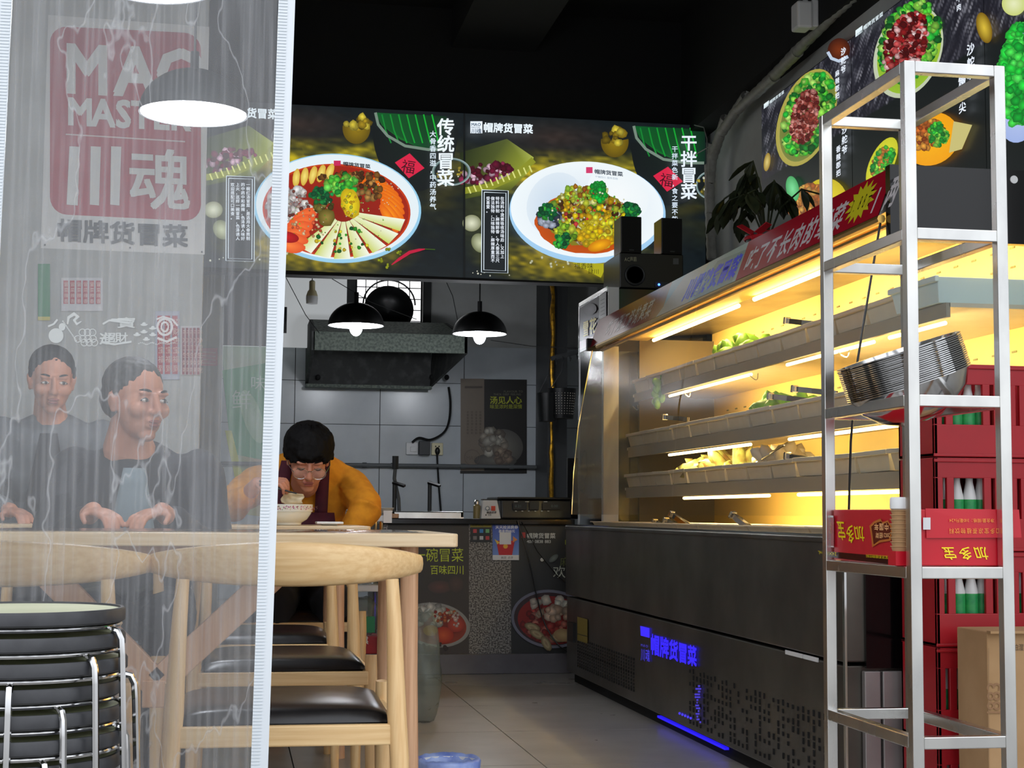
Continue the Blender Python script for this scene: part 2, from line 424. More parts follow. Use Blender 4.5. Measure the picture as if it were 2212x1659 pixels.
# dark soffit wall over the kitchen opening, and ceiling beam
struct(M().box(XL, XR, 8.62, 8.74, 2.92, ZC).build('wall_soffit', 'black_ceiling'))
struct(M().box(1.15, 1.62, 7.2, 8.62, 3.38, ZC).build('trim_1', 'dark_wall'))
struct(M().box(2.47, XR, YF, 8.62, 2.93, ZC).build('trim_5', 'black_ceiling'))
# back wall: window opening and tiles
wx0, wx1, wz0, wz1 = W(768,690,Y=YB).x, W(912,690,Y=YB).x, W(800,694,Y=YB).z, 2.95
wb = M(); wb.box(XL, wx0, YB, YB+.12, -.1, ZC).box(wx1, XR, YB, YB+.12, -.1, ZC).box(wx0, wx1, YB, YB+.12, -.1, wz0).box(wx0, wx1, YB, YB+.12, wz1, ZC)
wback = struct(wb.build('wall_back', 'wall_paint'))
g = M().box(XL, XR, YB-.006, YB-.001, .3, W(820,745,Y=YB).z); g.build('grout', 'grout', wback)
xj, zj = W(820,917,Y=YB).x, W(820,918,Y=YB).z
for i in range(-6, 4):
    for j in range(-4, 2):
        x0, x1 = xj+.6*i+.0025, xj+.6*(i+1)-.0025; z0, z1 = zj+.305*j+.002, zj+.305*(j+1)-.002
        if j == 1: z1 = min(z1, W(820,745,Y=YB).z)
        if x0 < XL or x0 > XR-.1: continue
        M().box(x0, min(x1,XR-.002), YB-.015, YB-.006, z0, z1).build('tile', 'tile_wall', wback)
# window
win = struct(M().box(wx0, wx1, YB+.13, YB+.14, wz0, wz1).build('window_1', 'daylight_panel'))
g = M()
for k in range(1,6):
    xx = wx0+(wx1-wx0)*k/6; g.box(xx-.003, xx+.003, YB+.118, YB+.126, wz0, wz1)
for k in range(10): g.box(wx0, wx1, YB+.118, YB+.126, wz0+.02+.08*k, wz0+.026+.08*k)
g.build('lattice', 'dark_grey', win)
g = M()
for a,b in ((wx0-.09,wx0),(wx1,wx1+.06)): g.box(a, b, YB-.03, YB+.1, wz0-.05, wz1)
g.box(wx0-.09, wx1+.06, YB-.03, YB+.1, wz0-.05, wz0); g.build('window_frame', 'window_frame', win)
# open pale window leaf to the left, with its handle
lx0, lx1 = W(600,690,Y=YB-.3).x, W(748,690,Y=YB-.3).x
mat('pale_leaf_glow', (196,200,202), .4, emit=.5)  # emission stands in for daylight falling on the leaf
t = struct(M().box(lx0-.4, lx1, YB-.32, YB-.28, W(620,750,Y=YB-.3).z, 2.75).build('window_2', 'pale_leaf_glow'))
M().box(lx0+.02, lx0+.06, YB-.35, YB-.32, 2.02, 2.2).build('handle', 'chrome', t)
M().box(lx0-.4, lx0+.02, YB-.34, YB-.32, W(620,750,Y=YB-.3).z, 2.75).build('window_frame', 'dark_grey', t)
# left partition (carries the big shop poster)
PX1 = W(440,500,Y=6.55).x
part_w = struct(M().box(XL, PX1, 6.55, 6.7, -.1, ZC).build('wall_partition', 'wall_paint'))
struct(M().box(W(430,700,Y=9).x, W(482,700,Y=9).x, 9.0, 9.2, 0, ZC).build('trim_2', 'wall_paint'))
struct(M().box(XL, W(405,1130,Y=6.5).x, 6.42, 6.55, 0, .92).build('trim_3', 'dark_grey'))
# column on the right of the kitchen with the foil-wrapped pipe
struct(M().box(W(1180,800,Y=10.9).x, W(1222,800,Y=10.9).x, 10.85, YB-.02, 0, ZC).build('trim_4', 'dark_grey'))
px = (W(1193,800,Y=10.8)).x
pts = [(px+random.uniform(-.006,.006), 10.8, z*.09+.5) for z in range(24)]
tag(M().tube(pts, [.016+random.uniform(-.006,.006) for _ in pts], 8).build('foil_pipe', 'gold', smooth=True), 'thin pipe wrapped in crinkled gold foil on the dark kitchen column', 'pipe')
# grey water pipe along the back wall
a, b = W(700,1003,Y=11.2), W(1232,1017,Y=11.2)
o = M().tube([(-.2,11.25,a.z),(px+.5,11.25,a.z)], .014, 10)
for xx in (.9,1.1,1.6,1.95): o.tube([(xx,11.25,a.z),(xx+.03,11.25,a.z)], .019, 10)
tag(o.build('water_pipe', 'pipe_grey', smooth=True), 'grey water pipe running across the tiled kitchen wall', 'pipe')

# ---------------- main light box over the counter
LBY = 8.45
def lbz(top): return 2.957 if top else 2.065
lb = thing('menu_light_box', 'long lit menu light box with two bowl pictures hanging over the kitchen counter', 'sign', (1.1, 8.5, 2.065))
LX0, LX1 = -1.1, W(1526,400,Y=LBY).x
M().box(LX0-.01, LX1+.01, LBY+.004, LBY+.12, 2.055, 2.967).build('housing', 'black_matte', lb)
cv = Cv(pl(0, Y=LBY), .00012)
def topy(x): return 216+(x-445)*.0517
def boty(x): return 577+(x-445)*.0405
def bgcol(x, y, px0, w):
    u = (x-px0)/w; v = (y-topy(x))/(boty(x)-topy(x))
    n = noise.noise(Vector((x*.012, y*.05, 3))); n2 = noise.noise(Vector((x*.05, y*.3, 1)))
    c = Vector((16,24,28))
    wood = max(0, 1-abs(v-(.33+.02*math.sin(u*5)))/.17) * (1 if .12 < u < .95 else .3) * (.75+n*.8)
    pk = .55 if (v*34+.3*math.sin(u*9))%1 < .12 else 1; c = c.lerp(Vector((186,166,26)), max(0,min(.95,wood*(1.25+.6*n2)*pk)))
    br = max(0, 1-math.hypot((u-.35)/.3, (v-.12)/.14)); c = c.lerp(Vector((74,52,44)), br*.6)
    low = max(0, 1-math.hypot((u-.42)/.42, (v-.87)/.18)); c = c.lerp(Vector((150,132,22)), min(.9, low*(1.3+n2)))
    lf = max(0, 1-math.hypot((u-.08)/.2, (v-.62)/.3)); c = c.lerp(Vector((86,88,34)), lf*.6)
    rt = max(0, 1-math.hypot((u-.9)/.2, (v-.5)/.3)); c = c.lerp(Vector((66,60,18)), rt*.7*(.6+n))
    return lin([max(0,min(255,q*(1+.25*n2))) for q in c])
def lb_bg(x0, x1, px0, w):
    cv.l += 1
    def pos(u, v):
        x = x0+(x1-x0)*u; return cv.mp(x, topy(x)+(boty(x)-topy(x))*v, cv.l*cv.e)
    def cc(u, v):
        x = x0+(x1-x0)*u; return bgcol(x, topy(x)+(boty(x)-topy(x))*v, px0, w)
    cv.m.grid(pos, 130, 60, cc)
def pstrip(x0): pass
GREEN = [(40,190,60),(90,220,60),(30,150,50),(150,230,80)]; BROC = [(16,120,60),(24,150,70),(10,90,50)]
RED = [(190,40,30),(150,20,20),(220,80,50)]; BRN = [(140,90,30),(100,60,20),(190,140,70),(90,50,20)]
YEL = [(240,210,20),(250,190,20),(220,230,60),(200,160,10)]; WHT = [(240,240,225),(220,225,215),(230,230,190)]
def bg_props(x0):
    """pot with fu paper, ginger bowl, basket, chilli; x0 = left edge of the panel"""
    s = (x0-1003)*.0517
    # pot top right
    c = lambda x, y: (x0+x, y+s)
    if True:
        P = c(452, 300); cv.ell(P[0], P[1]+8, 92, 135, (22,34,30), (16,22,24), a0=0, a1=180)
        cv.poly([c(366,272),c(520,280),c(520,350),c(470,352),c(420,330),c(380,300)], (12,60,30), [(10,90,40),(8,40,24),(10,40,30),(12,70,36),(16,120,40),(14,90,36)])
        for k in range(7): cv.line([c(380+k*18,276),c(388+k*18,310),c(400+k*17,338)], 3, (20,130+k*8,50))
        cv.line([c(366,272),c(372,298),c(392,322),c(430,344),c(480,352),c(518,352)], 6, (116,136,122))
    # ginger bowl
    g_ = c(325,300); cv.ell(g_[0], g_[1]+6, 30, 34, (150,124,20), (96,78,12), a0=-10, a1=190)
    cv.scat(g_[0]+2, g_[1]-6, 28, 16, 16, 8, [(210,190,60),(180,150,30),(120,100,20)])
    # fu paper
    cv.poly([c(408,380),c(440,360),c(472,392),c(438,414)], (216,34,70)); cv.text('福', c(420,398)[0], c(420,398)[1], 34, (60,8,24), U=(.9,.15), V=(.15,-.9))
def bg_low(x0):
    s = (x0-1003)*.0517; c = lambda x, y: (x0+x, y+s)
    # basket with chillies at the left
    cv.poly([c(-10,330),c(92,300),c(150,340),c(140,370),c(100,410),c(0,430)], (70,80,24), [(30,40,20),(80,90,40),(170,180,80),(150,160,50),(80,90,30),(60,70,24)])
    cv.scat(c(50,0)[0], c(0,375)[1], 58, 22, 70, 7, [(110,16,50),(150,40,80),(80,10,30),(220,180,200)], rot=-10)
    cv.line([c(0,412),c(60,402),c(110,380),c(150,345)], 14, (140,146,40))
    for k in range(12): cv.line([c(8+k*12,404-k*4.2),c(14+k*12,418-k*4.2)], 3, (220,224,130))
    # garlic
    cv.ell(*c(16,482), 20, 18, (225,228,200), (130,134,100)); cv.ell(*c(34,525), 18, 22, (200,206,170), (110,116,80), rot=-30)
    cv.scat(c(200,0)[0], c(0,566)[1], 60, 12, 26, 2.5, [(220,220,180)]); cv.scat(c(60,0)[0], c(0,590)[1], 60, 6, 10, 2, [(220,220,200)])
def lines_box(x0, y0, x1, y1, strs, tilt=.03):
    q = [(x0,y0),(x1,y0+2),(x1-1,y1+2),(x0-1,y1)]
    cv.poly(q, (24,30,34)); 
    for k in (0,5):
        a = [(x0+k,y0+k),(x1-k,y0+2+k),(x1-1-k,y1+2-k),(x0-1+k,y1-k),(x0+k,y0+k)]; cv.line(a, 1.6, (225,240,250))
    n = len(strs); w_ = (x1-x0-16)/n
    for i, st in enumerate(strs):
        xx = x1-8-w_*(i+1)+1; cv.text(st, xx, y0+22, 8.6, (232,240,250), D=(0,1), adv=1.04, bold=.03)
lb_bg(445-480, 445, 445-450, 558); lb_bg(445, 1003, 445, 558); lb_bg(1003, 1524, 1003, 558)
for x0 in (445, 1003): bg_low(x0)
for x0 in (445, 1003): bg_props(x0)
cv.poly([(1003-2,topy(1003)),(1005,topy(1005)),(1005,boty(1005)),(1001,boty(1001))], (6,10,12))
cv.poly([(955,topy(955)),(1003,topy(1003)),(1003,boty(1003)),(955,boty(955))], (12,22,26), [(16,28,30)]*4) if False else None
# small dark dish at the right of each panel
for x0 in (445, 1003):
    s = (x0-1003)*.0517; cv.ring(x0+530, 400+s, 42 if x0 < 500 else 30, 30, .14, (160,180,180), (60,90,90)); cv.scat(x0+525, 400+s, 30, 18, 14, 3, [(190,170,60),(220,220,200)])
# bowl one
cv.ell(729, 450, 181, 118, (225,240,248), (150,205,235), rot=3, n=64); cv.ell(729, 447, 176, 113, (235,245,250), (228,240,246), rot=3, n=64)
cv.ell(727, 455, 160, 101, (120,20,10), (196,60,16), rot=3, n=64); cv.ell(727, 455, 156, 97, (130,24,14), (160,34,14), rot=3, n=64)
for k in range(9): # carrot slices
    a = R(-52+k*9); cv.ell(735+112*math.cos(a), 448+70*math.sin(a), 36, 10, (250,150,20), (226,96,10), rot=10+k*6, n=20)
cv.scat(820, 420, 50, 40, 22, 1.4, [(255,240,200)])
for k in range(7): # radish wedges
    a = R(18+k*18); x1, y1 = 738+138*math.cos(a), 455+104*math.sin(a); x0_, y0_ = 742+28*math.cos(a), 455+24*math.sin(a); nx, ny = -math.sin(a), math.cos(a)
    cv.poly([(x0_-nx*4,y0_-ny*4),(x0_+nx*4,y0_+ny*4),(x1+nx*17,y1+ny*13),(x1-nx*19,y1-ny*14)], (0,0,0), [(230,236,190),(220,228,170),(200,210,90),(244,248,232)])
    for q in range(5): cv.line([(x0_+(x1-x0_)*q/5+nx*(4+q*2.4),y0_+(y1-y0_)*q/5+ny*(3+q*2)),(x0_+(x1-x0_)*(q+.3)/5+nx*(12+q*3),y0_+(y1-y0_)*(q+.3)/5+ny*(8+q*2.5))], 1.6, (90,90,20))
for k in range(5): cv.ell(640+k*18, 384-k*3, 8, 20, (246,226,120), (210,170,60), rot=8+k*3, n=14, jag=.06)
cv.scat(625, 445, 46, 46, 130, 7, [(245,240,235),(225,215,215),(200,180,180),(250,245,240)]); cv.scat(640, 440, 30, 30, 20, 4, [(120,60,50),(180,150,140)])
for k in range(6): cv.ell(655-k*6, 470+k*12, 34, 15, (250,130,60), (226,84,40), rot=-32+k*9, n=18, jag=.08)
cv.ell(620, 512, 26, 12, (200,24,30), (150,10,20), rot=10)
cv.scat(672, 480, 44, 34, 40, 3, [(255,180,120),(255,220,170),(230,100,60)])
cv.scat(760, 385, 70, 14, 50, 6, BRN); cv.scat(795, 415, 28, 22, 34, 6, BRN+[(120,120,40)])
cv.scat(698, 444, 20, 14, 24, 6, [(110,100,30),(150,140,60),(80,70,20)])
cv.scat(694, 424, 24, 19, 60, 5, BROC); cv.scat(738, 398, 34, 22, 80, 6, GREEN+[(120,250,90)])
cv.ell(757, 440, 20, 34, (250,226,30), (190,160,10), rot=-14, n=20, jag=.08); cv.scat(757, 440, 16, 28, 26, 3.4, YEL)
cv.ell(706, 470, 18, 20, (150,130,60), (90,80,20), rot=10, n=14, jag=.12)
cv.scat(730, 480, 110, 60, 60, 1.4, [(255,240,200),(120,200,40)]); cv.scat(738, 520, 60, 30, 26, 4, [(60,190,40),(250,220,40),(20,110,40)])
cv.rect(721, 347, 736, 358, (200,40,90)); cv.text('帽牌货冒菜', 741, 357, 12, (20,34,44), D=(.99,.11), U=(1,.1), V=(-.05,-.8), bold=.05)
cv.text('传统冒菜', 944, 288, 38, (240,250,255), D=(0,1), bold=.04, adv=.97); cv.text('大骨香四溢，中药汤养气', 928, 295, 14.5, (225,240,250), D=(0,1), bold=.03, adv=1.08)
lines_box(489, 380, 550, 563, ['一碗红汤冒菜，是选用大骨熬制','的中药中和麻辣，色泽诱人味好','上火，这样一碗冒菜，色泽诱人','欢迎搭配可口美食。'][:4])
cv.text('帽牌货冒菜', 486, 250, 23, (236,248,255), D=(1,.05), U=(1,.05), bold=.05)
# chilli
cv.line([(846,572),(862,560),(885,545),(905,540),(918,538)], [2,6,7,6,2], (190,20,60)); cv.line([(918,538),(940,539)], 2, (60,90,20))
for x,y in ((822,560),(835,575),(862,545),(840,540)): cv.scat(x, y, 5, 5, 5, 3, [(150,160,20)])
# bowl two
cv.ell(1269, 459, 169, 110, (220,236,246), (160,205,240), rot=2.5, n=64); cv.ell(1268, 453, 165, 104, (216,228,240), (240,248,252), rot=2.5, n=64)
cv.ell(1200, 440, 60, 70, (200,218,236), (222,234,244), rot=30, n=30); cv.ell(1335, 420, 70, 55, (246,250,252), (238,246,250), rot=30, n=30)
cv.poly([(1235,567),(1312,570),(1298,600)], (176,170,30)); cv.text('福香味', 1240, 580, 14, (60,56,10)); cv.text('肆川', 1270, 591, 12, (60,56,10))
cv.ell(1268, 482, 112, 66, (110,50,16), (196,80,16), rot=3, n=50, jag=.02)
cv.ell(1268, 470, 92, 62, (150,140,40), (130,120,30), rot=3, n=40, jag=.06)
cv.scat(1265, 470, 84, 54, 460, 6, BRN+YEL+[(200,60,60),(150,200,60),(240,240,200),(90,140,40)])
cv.scat(1290, 500, 42, 36, 130, 6.5, [(250,220,20),(255,235,60),(230,180,10),(245,200,30)]); cv.ell(1295, 530, 26, 12, (250,180,20), (200,120,10), rot=-18, n=18)
cv.scat(1186, 470, 22, 20, 36, 7, [(130,150,190),(180,190,210),(60,70,90)]); cv.scat(1222, 505, 24, 18, 40, 6, [(200,210,60),(160,210,50),(120,180,40)])
for x,y in ((1183,458),(1215,520),(1366,452)): cv.scat(x, y, 17, 17, 50, 5.4, BROC+[(60,190,60)])
cv.scat(1262, 420, 50, 20, 70, 6, [(210,220,60),(160,210,60),(240,240,150),(190,120,30)]); cv.scat(1292, 413, 18, 20, 44, 6, [(30,160,60),(20,190,60)])
cv.scat(1270, 450, 90, 40, 60, 2.4, [(255,240,200),(220,50,60),(130,220,60)])
cv.rect(1266, 361, 1280, 374, (210,60,110)); cv.text('帽牌货冒菜', 1284, 374, 12.5, (60,70,84), D=(.99,.1), U=(1,.12), V=(-.05,-.85), bold=.05)
cv.text('千锤四川 服务百姓', 1285, 383, 6, (150,170,190), D=(.99,.1), U=(1,.12), V=(0,-.8))
# logo and title two
cv.rect(1016, 262, 1042, 288, (236,246,255)); cv.text('MAO', 1018, 272, 9, (20,60,90), bold=.03); cv.text('MASTER', 1018, 277, 5, (20,60,90)); cv.text('川魂', 1018, 287, 11, (20,60,90), bold=.02)
cv.text('帽牌货冒菜', 1044, 283, 21.5, (236,248,255), D=(1,.035), U=(1,.05), bold=.06)
cv.text('干拌冒菜', 1470, 322, 36, (236,246,255), D=(0,1), bold=.04, adv=.97); cv.text('干拌菜色新，食之要不能', 1451, 327, 13.5, (220,235,250), D=(0,1), bold=.03, adv=1.12)
lines_box(1041, 410, 1098, 588, ['在汤料中烫煮吸收汤味后，又加上','特料拌制，麻辣鲜香，令人垂涎三尺','做法独特，口味独特，麻辣厚重而不','受喜爱。'])
cv.build('lit_picture', 'print_lit', lb)
print('lb faces', len(cv.m.f))

# ---------------- right wall menu light boxes
MX = 2.55
def menu_panel(x0, x1, label, fn):
    y0, y1 = W(x0,200,X=MX).y, W(x1,200,X=MX).y
    t = thing('wall_menu_panel', label, 'sign', (MX, (y0+y1)/2, 1.9), group='lit menu panels on the right wall')
    M().box(MX+.002, XR-.002, y1+.003, y0-.003, 1.9, 2.825).build('housing', 'black_matte', t)
    cv = Cv(pl(0, X=MX), .00012)
    def pos(u, v):
        y = y0+(y1-y0)*u; return (MX-.0002, y, 2.82-.92*v)
    def cc(u, v):
        yy = u*1.1; k = noise.noise(Vector((yy*30+v*34, (v*.9-yy*.9)*1.6, x0))); s = noise.noise(Vector(((yy+v)*150, (v-yy)*5, 2)))
        if v > .4: return lin((16,22,24))
        q = 26+max(0,k)*40+max(0,s)*150*(1 if k > -.1 else .3)
        return lin((q,q,q+10))
    cv.m.grid(pos, 110, 90, cc)
    fn(cv); cv.build('lit_picture', 'print_lit', t)
def logo(cv, x, y, s):
    cv.poly([(x,y),(x+s*.5,y-s*.38),(x+s*.5,y+s*.1),(x,y+s*.48)], (230,245,250)); cv.text('川魂', x+2, y+s*.4, s*.22, (30,50,60), D=(1,-.7), U=(1,-.7))
    cv.text('帽牌货冒菜', x+s*.55, y-s*.02, s*.36, (230,245,250), D=(.8,-.6), U=(.8,-.6), V=(0,-1), bold=.03)
def vt(cv, st, x, y, s): cv.text(st, x, y, s, (236,244,255), D=(0,1), U=(.66,-.34), V=(0,-1), adv=1.15, bold=.04)
def p1(cv):
    cv.ell(1742,254,58,110,(200,190,140),(170,160,70),rot=20,n=40); cv.ell(1744,252,52,102,(60,70,30),(120,130,60),rot=20,n=40)
    cv.scat(1746,248,48,92,420,7,GREEN+[(20,110,40),(180,240,110)],rot=20); cv.scat(1738,252,28,60,420,4.6,[(150,60,50),(190,90,80),(110,30,30),(230,150,140)],rot=14)
    cv.ell(1812,108,24,26,(120,50,20),(60,20,10),rot=20); cv.line([(1788,112),(1796,126),(1812,132),(1832,122)],7,(190,205,225))
    cv.ell(1657,350,7,20,(220,200,120),(150,120,30),rot=8); logo(cv,1650,225,22)
    vt(cv,'沙舵爷',1816,120,17); vt(cv,'麻辣郡把',1804,166,14)
    vt(cv,'沙舵爷',1818,290,19); vt(cv,'香辣郡把',1806,330,15)
    cv.ell(1780,440,50,56,(240,220,40),(200,180,20),rot=20,n=30); cv.scat(1746,436,46,34,300,6,[(220,140,50),(190,100,30),(240,180,80)],rot=-20); cv.ell(1712,408,14,28,(120,220,150),(60,160,90),rot=-10)
def p2(cv):
    cv.ell(1962,112,70,104,(220,225,210),(190,200,170),rot=22,n=44); cv.ell(1964,110,64,96,(90,130,30),(150,190,50),rot=22,n=44)
    cv.scat(1964,90,58,92,480,8,GREEN+[(20,110,40),(180,240,110)],rot=20); cv.scat(1956,96,42,72,480,6,[(130,16,20),(170,30,34),(90,8,12),(220,90,90),(255,200,200)],rot=22)
    logo(cv,1848,66,30); vt(cv,'牛肉',2066,6,16)
    cv.ell(2126,60,16,34,(220,190,60),(120,90,10),rot=-14)
    cv.ell(2010,300,64,56,(250,180,20),(240,160,10),rot=-30,n=34); cv.poly([(2060,262),(2100,270),(2078,322),(2050,330)],(200,190,120))
    cv.scat(2000,290,40,30,160,6,[(210,110,40),(240,160,60),(160,70,20)],rot=-30); cv.scat(2028,290,20,24,110,5,GREEN)
    cv.ell(1905,352,26,60,(230,230,60),(200,200,40),rot=25,n=30); cv.scat(1908,350,20,40,140,5,GREEN+[(220,140,60)],rot=25)
    vt(cv,'沙舵爷',2088,120,26); vt(cv,'麻辣',2070,176,24); vt(cv,'嫩油尖',2071,190,24)
def p3(cv):
    cv.ell(2212,180,60,130,(200,210,240),(160,180,230),rot=10,n=40); cv.scat(2206,160,46,110,420,10,[(40,230,70),(80,250,90),(20,190,60)],rot=5); cv.ell(2190,8,26,26,(230,235,190),(200,210,120))
menu_panel(1645,1839,'lit wall menu panel at the far end, two meat platters on greens',p1)
menu_panel(1840,2128,'lit wall menu panel in the middle, platter of dark glazed meat',p2)
menu_panel(2129,2460,'lit wall menu panel nearest the street, cut by the picture edge, bright green salad',p3)
# ================= display case
def cprof(t):  # glass profile, t 0..1 from body top to canopy: (X, Z)
    P = [(1.625,.80),(1.633,1.0),(1.655,1.22),(1.695,1.44),(1.725,1.60)]
    k = t*4; i = min(int(k),3); f = k-i; return (P[i][0]+(P[i+1][0]-P[i][0])*f, P[i][1]+(P[i+1][1]-P[i][1])*f)
CY0, CY1, CXB = 4.05, 7.62, 2.36
dc = thing('display_case', 'long dark steel refrigerated display case with warm lit shelves and curved glass front', 'display case', (2.0,(CY0+CY1)/2,0))
M().box(1.60,CXB,CY0,CY1,.415,.735).box(1.595,1.62,CY0,CY1,.728,.745).build('upper_body','steel_dark',dc,bevel=.004)
lo = M().box(1.605,CXB,CY0+.012,CY1-.01,.05,.405).build('lower_panel','steel_dark',dc,bevel=.004)
M().box(1.64,CXB-.03,CY0+.05,CY1-.03,0,.05).build('base','black_matte',dc)
M().box(1.60,1.615,CY0,CY1,.745,.752).build('sill','chrome',dc)
# vents punched in two grids, joined (each slot a few pixels)
vm = M()
def slot(y, z, hy=.006, hz=.012): vm.box(1.6025,1.606,y-hy,y+hy,z-hz,z+hz)
for k in range(26):
    for j in range(8):
        vm.box(1.6025,1.606,7.35-k*.042-.004,7.35-k*.042+.004,.105+.014*j,.114+.014*j) if (k+j)%5 or True else 0
for k in range(26):
    for z in (.098,.165,.222): slot(7.35-k*.042, z, .007, .005)
for k in range(34):
    for j in range(9):
        if random.random() < .55: vm.box(1.6025,1.606,5.5-k*.042-.005,5.5-k*.042+.005,.07+.022*j,.07+.022*j+random.choice((.012,.017)))
vm.build('vent_slots','black_matte',dc,kind='stuff')
cv = Cv(pl(0,X=1.6015),.0003)
cv.poly([(1247,1332),(1269,1338),(1269,1390),(1247,1383)],(150,130,50)); cv.poly([(1247,1368),(1269,1374),(1269,1376),(1247,1370)],(60,50,30))
cv.build('sticker','print_matte',dc,label='small yellow label sticker')
M().box(1.590,1.606,7.40,7.52,.20,.29).build('switch_plate','black_plastic',dc)
M().box(1.600,1.604,4.36,4.50,.398,.410).box(1.600,1.604,4.24,4.35,.398,.410).build('seam_clip','white_plastic',dc)
# blue lit shop name
cv = Cv(pl(0,X=1.6012),.0003)
cv.poly([(1383,1352),(1403,1357),(1403,1378),(1384,1373)],(58,40,255)); cv.text('川魂',1384,1424,17,(58,50,200),D=(.6,.1),U=(.55,.12),V=(0,-1.7),bold=.02); cv.text('MAO',1384,1396,8,(70,60,190),U=(.7,.15),D=(.9,.2))
cv.text('帽牌货冒菜',1405,1408,20,(52,34,255),D=(1,.29),U=(1,.27),V=(0,-2.3),bold=.06)
sgn = cv.build('lit_shop_name','print_lit',dc,label='blue lit shop name on the lower front')
cv = Cv(pl(0,X=1.6012),.0003)
for k in range(5): cv.ell(1468+k*6,1541+k*2.6,2.6,3,(70,56,235))
for k in range(14): cv.rect(1503+random.uniform(-3,8),1480+k*6,1507+random.uniform(0,8),1484+k*6,(64,52,190))
cv.build('blue_glow_marks','print_lit',dc,kind='stuff')  # blue reflections at the vents, painted as glowing marks
M().box(1.62,1.635,5.15,6.0,.028,.036).build('added_floor_glow','blue_strip_glow',dc,label='added blue glowing strip under the lower front for the floor glow')  # strip added to cast the blue glow on the floor
# end cheek, near end
M().box(1.66,CXB,CY0-.012,CY0,.40,.80).build('end_panel','black_gloss',dc)
for a,b in ((1.655,1.70),(1.706,1.80),(1.806,2.02),(2.026,2.30)): M().box(a,b,CY0-.012,CY0+.01,.03,.392).build('end_door','steel_door',dc,bevel=.003)
M().box(1.60,1.606,CY0-.014,CY0,.05,.80).build('edge_trim','chrome',dc)
# canopy
def bd(s,t,off=0): return (1.715+.05*t-off, s, 1.615+.14*t)
M().prism([(1.715,CY0,1.615),(1.765,CY0,1.755),(CXB,CY0,1.755),(CXB,CY0,1.70),(1.80,CY0,1.66)],(0,CY1-CY0,0)).build('canopy','steel_dark',dc)
M().box(1.735,CXB,CY0-.03,CY0,1.545,1.75).build('canopy_end','black_gloss',dc)
c_=W(2190,388,Y=CY0-.031); M().lathe([(.001,0),(.011,0),(.011,.003),(.001,.003)],(c_.x,CY0-.03,c_.z),20,Matrix.Rotation(R(90),4,'X')).build('white_button','white_plastic',dc)
M().box(1.70,2.05,CY1-.02,CY1+.01,1.60,1.66).build('canopy_bracket','black_matte',dc)
for (x,z,r) in ((1.722,1.606,.012),(1.742,1.59,.009)):
    M().tube([(x,CY0,z),(x,CY1-.15,z)],r,8).build('canopy_trim','gold_trim' if 'gold_trim' in MATS else mat('gold_trim',(210,170,90),.3,metal=.9),dc,smooth=True)
M().box(1.76,2.0,CY0,CY1,1.655,1.662).build('canopy_soffit','cream_panel',dc)
# sign board print
cv = Cv(lambda s,t,l: Vector((1.715+.05*t-.0015-l*.9,s,1.615+.14*t+l*.3)),.00012)
def Yof(px,x=1.74): return x and W(px,500,X=x).y
def sq(a,b,c): cv.poly([(a,0),(b,0),(b,1),(a,1)],c)
sq(CY1,Yof(1404),(150,24,34)); cv.poly([(Yof(1404),0),(Yof(1440),0),(Yof(1440),1),(Yof(1404),1)],(0,0,0),[(150,24,34),(200,150,90),(180,120,80),(150,24,34)])
sq(Yof(1440),Yof(1604),(176,190,186)); cv.poly([(Yof(1430),0),(Yof(1500),0),(Yof(1520),1),(Yof(1470),1)],(205,190,170)); cv.poly([(Yof(1510),0),(Yof(1596),0),(Yof(1604),.8),(Yof(1540),.9)],(150,164,160))
sq(Yof(1604),CY0,(166,22,40))
def btext(st,s0,s1,size,c,bold=.02,t0=.18,sl=.0):
    adv=(s0-s1)/len(st); w_=adv*.92
    for i,ch in enumerate(st):
        v,f,a = glyph(ch,bold); s=s0-adv*i
        cv.l+=.05; cv._a([(s-p[0]*w_-p[1]*sl*w_,t0+p[1]*size) for p in v],f,lin(c))
btext('吃了涨工资的素菜',Yof(1313),Yof(1412),.62,(205,196,196),sl=.25)
btext('川帽牌货冒菜',Yof(1483),Yof(1598),.62,(50,60,250),bold=.05,sl=.3,t0=.2)
btext('吃了不长肉的荤菜',Yof(1614),Yof(1830),.66,(214,206,208),sl=.2,t0=.16)
c0=Yof(1861); st=[]
for k in range(28):
    a=2*math.pi*k/28; q=1 if k%2 else .66; st.append((c0+.11*q*math.cos(a),.52+.44*q*math.sin(a)))
cv.poly(st,(214,206,40)); btext('3.88元',Yof(1840),Yof(1886),.42,(20,20,10),bold=.0,t0=.36,sl=.2)
btext('1两',Yof(1891),Yof(1950),.7,(220,214,216),t0=.14,sl=.2)
cv.build('sign_board','print_gloss',dc,label='red and white printed price banner')
# inside: back, ends, shelves, lamps
M().box(CXB-.02,CXB,CY0,CY1,.745,1.70).build('back_panel','cream_panel',dc)
M().box(1.96,CXB-.02,CY1-.03,CY1,.745,1.66).build('far_end_panel','end_wall',dc)
M().box(1.775,1.85,CY1-.05,CY1-.01,.745,1.62).build('end_post','white_plastic',dc)
def endglass(y,x2,nm):
    P=[(cprof(k/16)[0],y,cprof(k/16)[1]) for k in range(17)]+[(x2,y,1.60),(x2,y,.745)]
    M().prism(P,(0,.006,0)).build(nm,'end_glass',dc)
    M().tube([(cprof(k/16)[0],y+.003,cprof(k/16)[1]) for k in range(17)],.0035,6).build('glass_edge','chrome' if y>5 else 'black_plastic',dc,smooth=True)
endglass(CY1-.02,1.96,'end_glass'); endglass(CY0+.01,CXB-.02,'end_glass')
for a,b in ((CY0+.03,5.80),(5.82,CY1-.03)):
    M().grid(lambda u,v:(cprof(v)[0],a+(b-a)*u,cprof(v)[1]),2,16).build('front_glass','case_glass',dc,smooth=True)
SH=[(1.915,1.345,.04),(1.885,1.075,.05),(1.875,.880,.05)]
